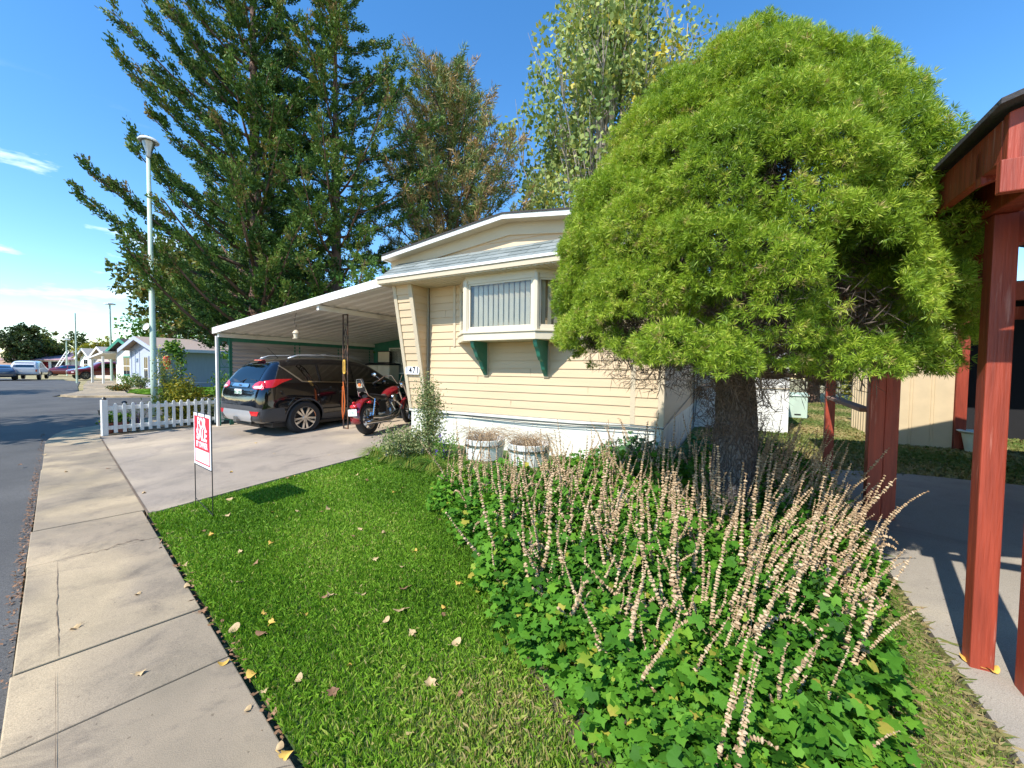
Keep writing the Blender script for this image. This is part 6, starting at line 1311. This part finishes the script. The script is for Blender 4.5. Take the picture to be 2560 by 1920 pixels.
def strap(px, py, label, n=260, L=.42):
    q = atg(px, py); t = []; D0 = rng.random(n)*6.28; vs = []; fs = []; var = []
    for i in range(n):
        a = D0[i]; r0 = random.random()*.09; l = L*random.uniform(.6, 1.15); w_ = .006; b = np.array([cos(a)*r0, sin(a)*r0, 0]); d = np.array([cos(a), sin(a), 0]); s = np.array([-sin(a), cos(a), 0])*w_; bb = len(vs); vv = random.random()
        for j, t_ in enumerate((0, .35, .7, 1)): p = b+d*l*(t_**1.5)*.75+np.array([0, 0, l*(1.15*t_-.95*t_*t_)]); ww = s*(1-.75*t_); vs += [p-ww, p+ww]; var += [vv, vv]
        fs += [(bb+2*j, bb+2*j+1, bb+2*j+3, bb+2*j+2) for j in range(3)]
    o = npmesh('daylily_clump', np.array(vs), np.array(fs), M['daylily'], None, np.array(var)); o.location = (q.x, q.y, gh(q.x, q.y)-.02); tag(o, label, 'plant', 'grassy clumps edging the lawn')
for px, py in ((945, 1140), (985, 1152), (1030, 1165), (1080, 1172), (1130, 1185), (1170, 1200), (1215, 1205), (1262, 1212), (1305, 1222), (1355, 1215), (1400, 1205), (1000, 1135), (1065, 1150), (1145, 1165), (1190, 1185), (1245, 1190), (1340, 1195)): strap(px, py, 'arching grassy green clump in the border between lawn and planters')
# behind the fence
q = HL(-11.85, -.75); vb = shrub('leafy_bush', 'large yellow-green leafy bush behind the picket fence', (q.x, q.y, 0), 1.15, .7, M['yellowleaf'], 5200, .075, 18, .8, cat='bush')
q = HL(-11.75, .5); shrub('leafy_bush', 'darker green vine covered bush at the foot of the street lamp', (q.x, q.y, 0), 1.35, .6, M['bright'], 3600, .075, 16, .75, cat='bush')
q = HL(-12.15, -.95); shrub('leafy_bush', 'slim grey-green bush left of the big leafy bush behind the fence', (q.x, q.y, 0), 1.9, .42, M['cotton'], 1500, .06, 9, .5, cat='bush')
q = HL(-11.45, -.15); shrub('flowering_plant', 'tangled plant with dark leaves between the fence and carport post', (q.x, q.y, 0), .75, .4, M['shrub'], 1500, .05, 9, .9, cat='plant')
q = HL(-11.5, -1.75); shrub('lavender', 'purple flowering lavender behind the fence pickets', (q.x, q.y, 0), .7, .28, M['mallow'], 500, .03, 12, 1, 16, cat='flowers')
for dx, dy, lb in ((-11.55, -2.25, 'left'), (-11.5, -2.02, 'right')):
    q = HL(dx, dy); t = thing('potted_plant', 'terracotta pot with green leafy plant behind the fence, %s one of two' % lb, 'potted plant', (q.x, q.y, 0)); m = MB(); m.lathe([(0, 0), (.09, 0), (.12, .2), (.13, .2), (.13, .23), (.11, .23), (.10, .18), (0, .18)], n=18); m.build('pot', M['terracotta'], t, smooth='auto')
    n = 160; P = rng.normal(size=(n, 3))*np.array([.07, .07, .06])+np.array([0, 0, .32]); quadleaves('foliage', P, unit(rng.normal(size=(n, 3))), .07, .05, M['bright'], t)
for dx, dy, hh, lb in ((-11.6, -2.35, .52, 'black solar garden light on a stake behind the fence end post'), (-11.75, -1.9, .66, 'taller black solar garden light above the lavender')):
    q = HL(dx, dy); t = thing('garden_light', lb, 'garden light', (q.x, q.y, 0)); m = MB(); m.tube([(0, 0, 0), (0, 0, hh-.1)], .01, 6); m.build('stake', M['black'], t); m = MB(); m.lathe([(0, hh-.12), (.035, hh-.10), (.04, hh-.02), (.055, hh), (.03, hh+.03), (0, hh+.035)], n=14); m.build('lamp', M['black'], t)
# shepherd's arch with the red feeder
d_ = ray(450, 900); q = Vector((d_.x/d_.y*11.0, 11.0, 0)); t = thing('garden_arch', 'dark iron garden hook wound with green vine beside the lamp pole', 'garden arch', (q.x, q.y, 0), 0)
pth = [(.0, 0, 0), (.02, 0, 1.6), (-.05, 0, 1.95), (-.20, .0, 2.1), (-.34, 0, 2.0), (-.36, 0, 1.86)]; m = MB(); m.tube(pth, .012, 6); m.build('hook', M['black'], t)
n = 900; seg = rng.integers(0, 4, n); fr = rng.random((n, 1)); pa = np.array(pth); P = pa[seg]*(1-fr)+pa[seg+1]*fr+rng.normal(size=(n, 3))*.07; quadleaves('vine', P, unit(rng.normal(size=(n, 3))), .08*rng.uniform(.6, 1.2, n), .06, M['bright'], t)
q2 = q+Vector((-.36, 0, 1.80)); t = thing('bird_feeder', 'bright red hanging bird feeder on the garden hook beside the lamp pole', 'bird feeder', (q2.x, q2.y, q2.z)); m = MB(); m.lathe([(0, 0), (.05, 0), (.085, -.05), (.085, -.18), (.055, -.30), (.055, -.36), (0, -.36)], n=18); m.build('bottle', M['feeder'], t, smooth='auto'); m = MB(); m.lathe([(0, -.36), (.15, -.37), (.15, -.39), (0, -.40)], n=20); m.build('tray', M['white'], t); m = MB(); m.tube([(0, 0, 0), (0, 0, .10)], .004, 4); m.build('hanger', M['black'], t)
# small plants by the far houses
for (px, py, h_, r_, mt, lb) in ((325, 968, .9, .8, 'bright', 'rounded green shrub in front of the white house corner'), (352, 972, .8, .6, 'shrub', 'low reddish green shrub at the foot of the blue house front'), (302, 976, .35, .6, 'maple', 'low pinkish flowering plants along the far lawn edge')):
    d = at(px, py, .05); shrub('far_shrub', lb, (d.x, d.y, .03), h_, r_, M[mt], 700, .12, 8, .9, cat='bush')
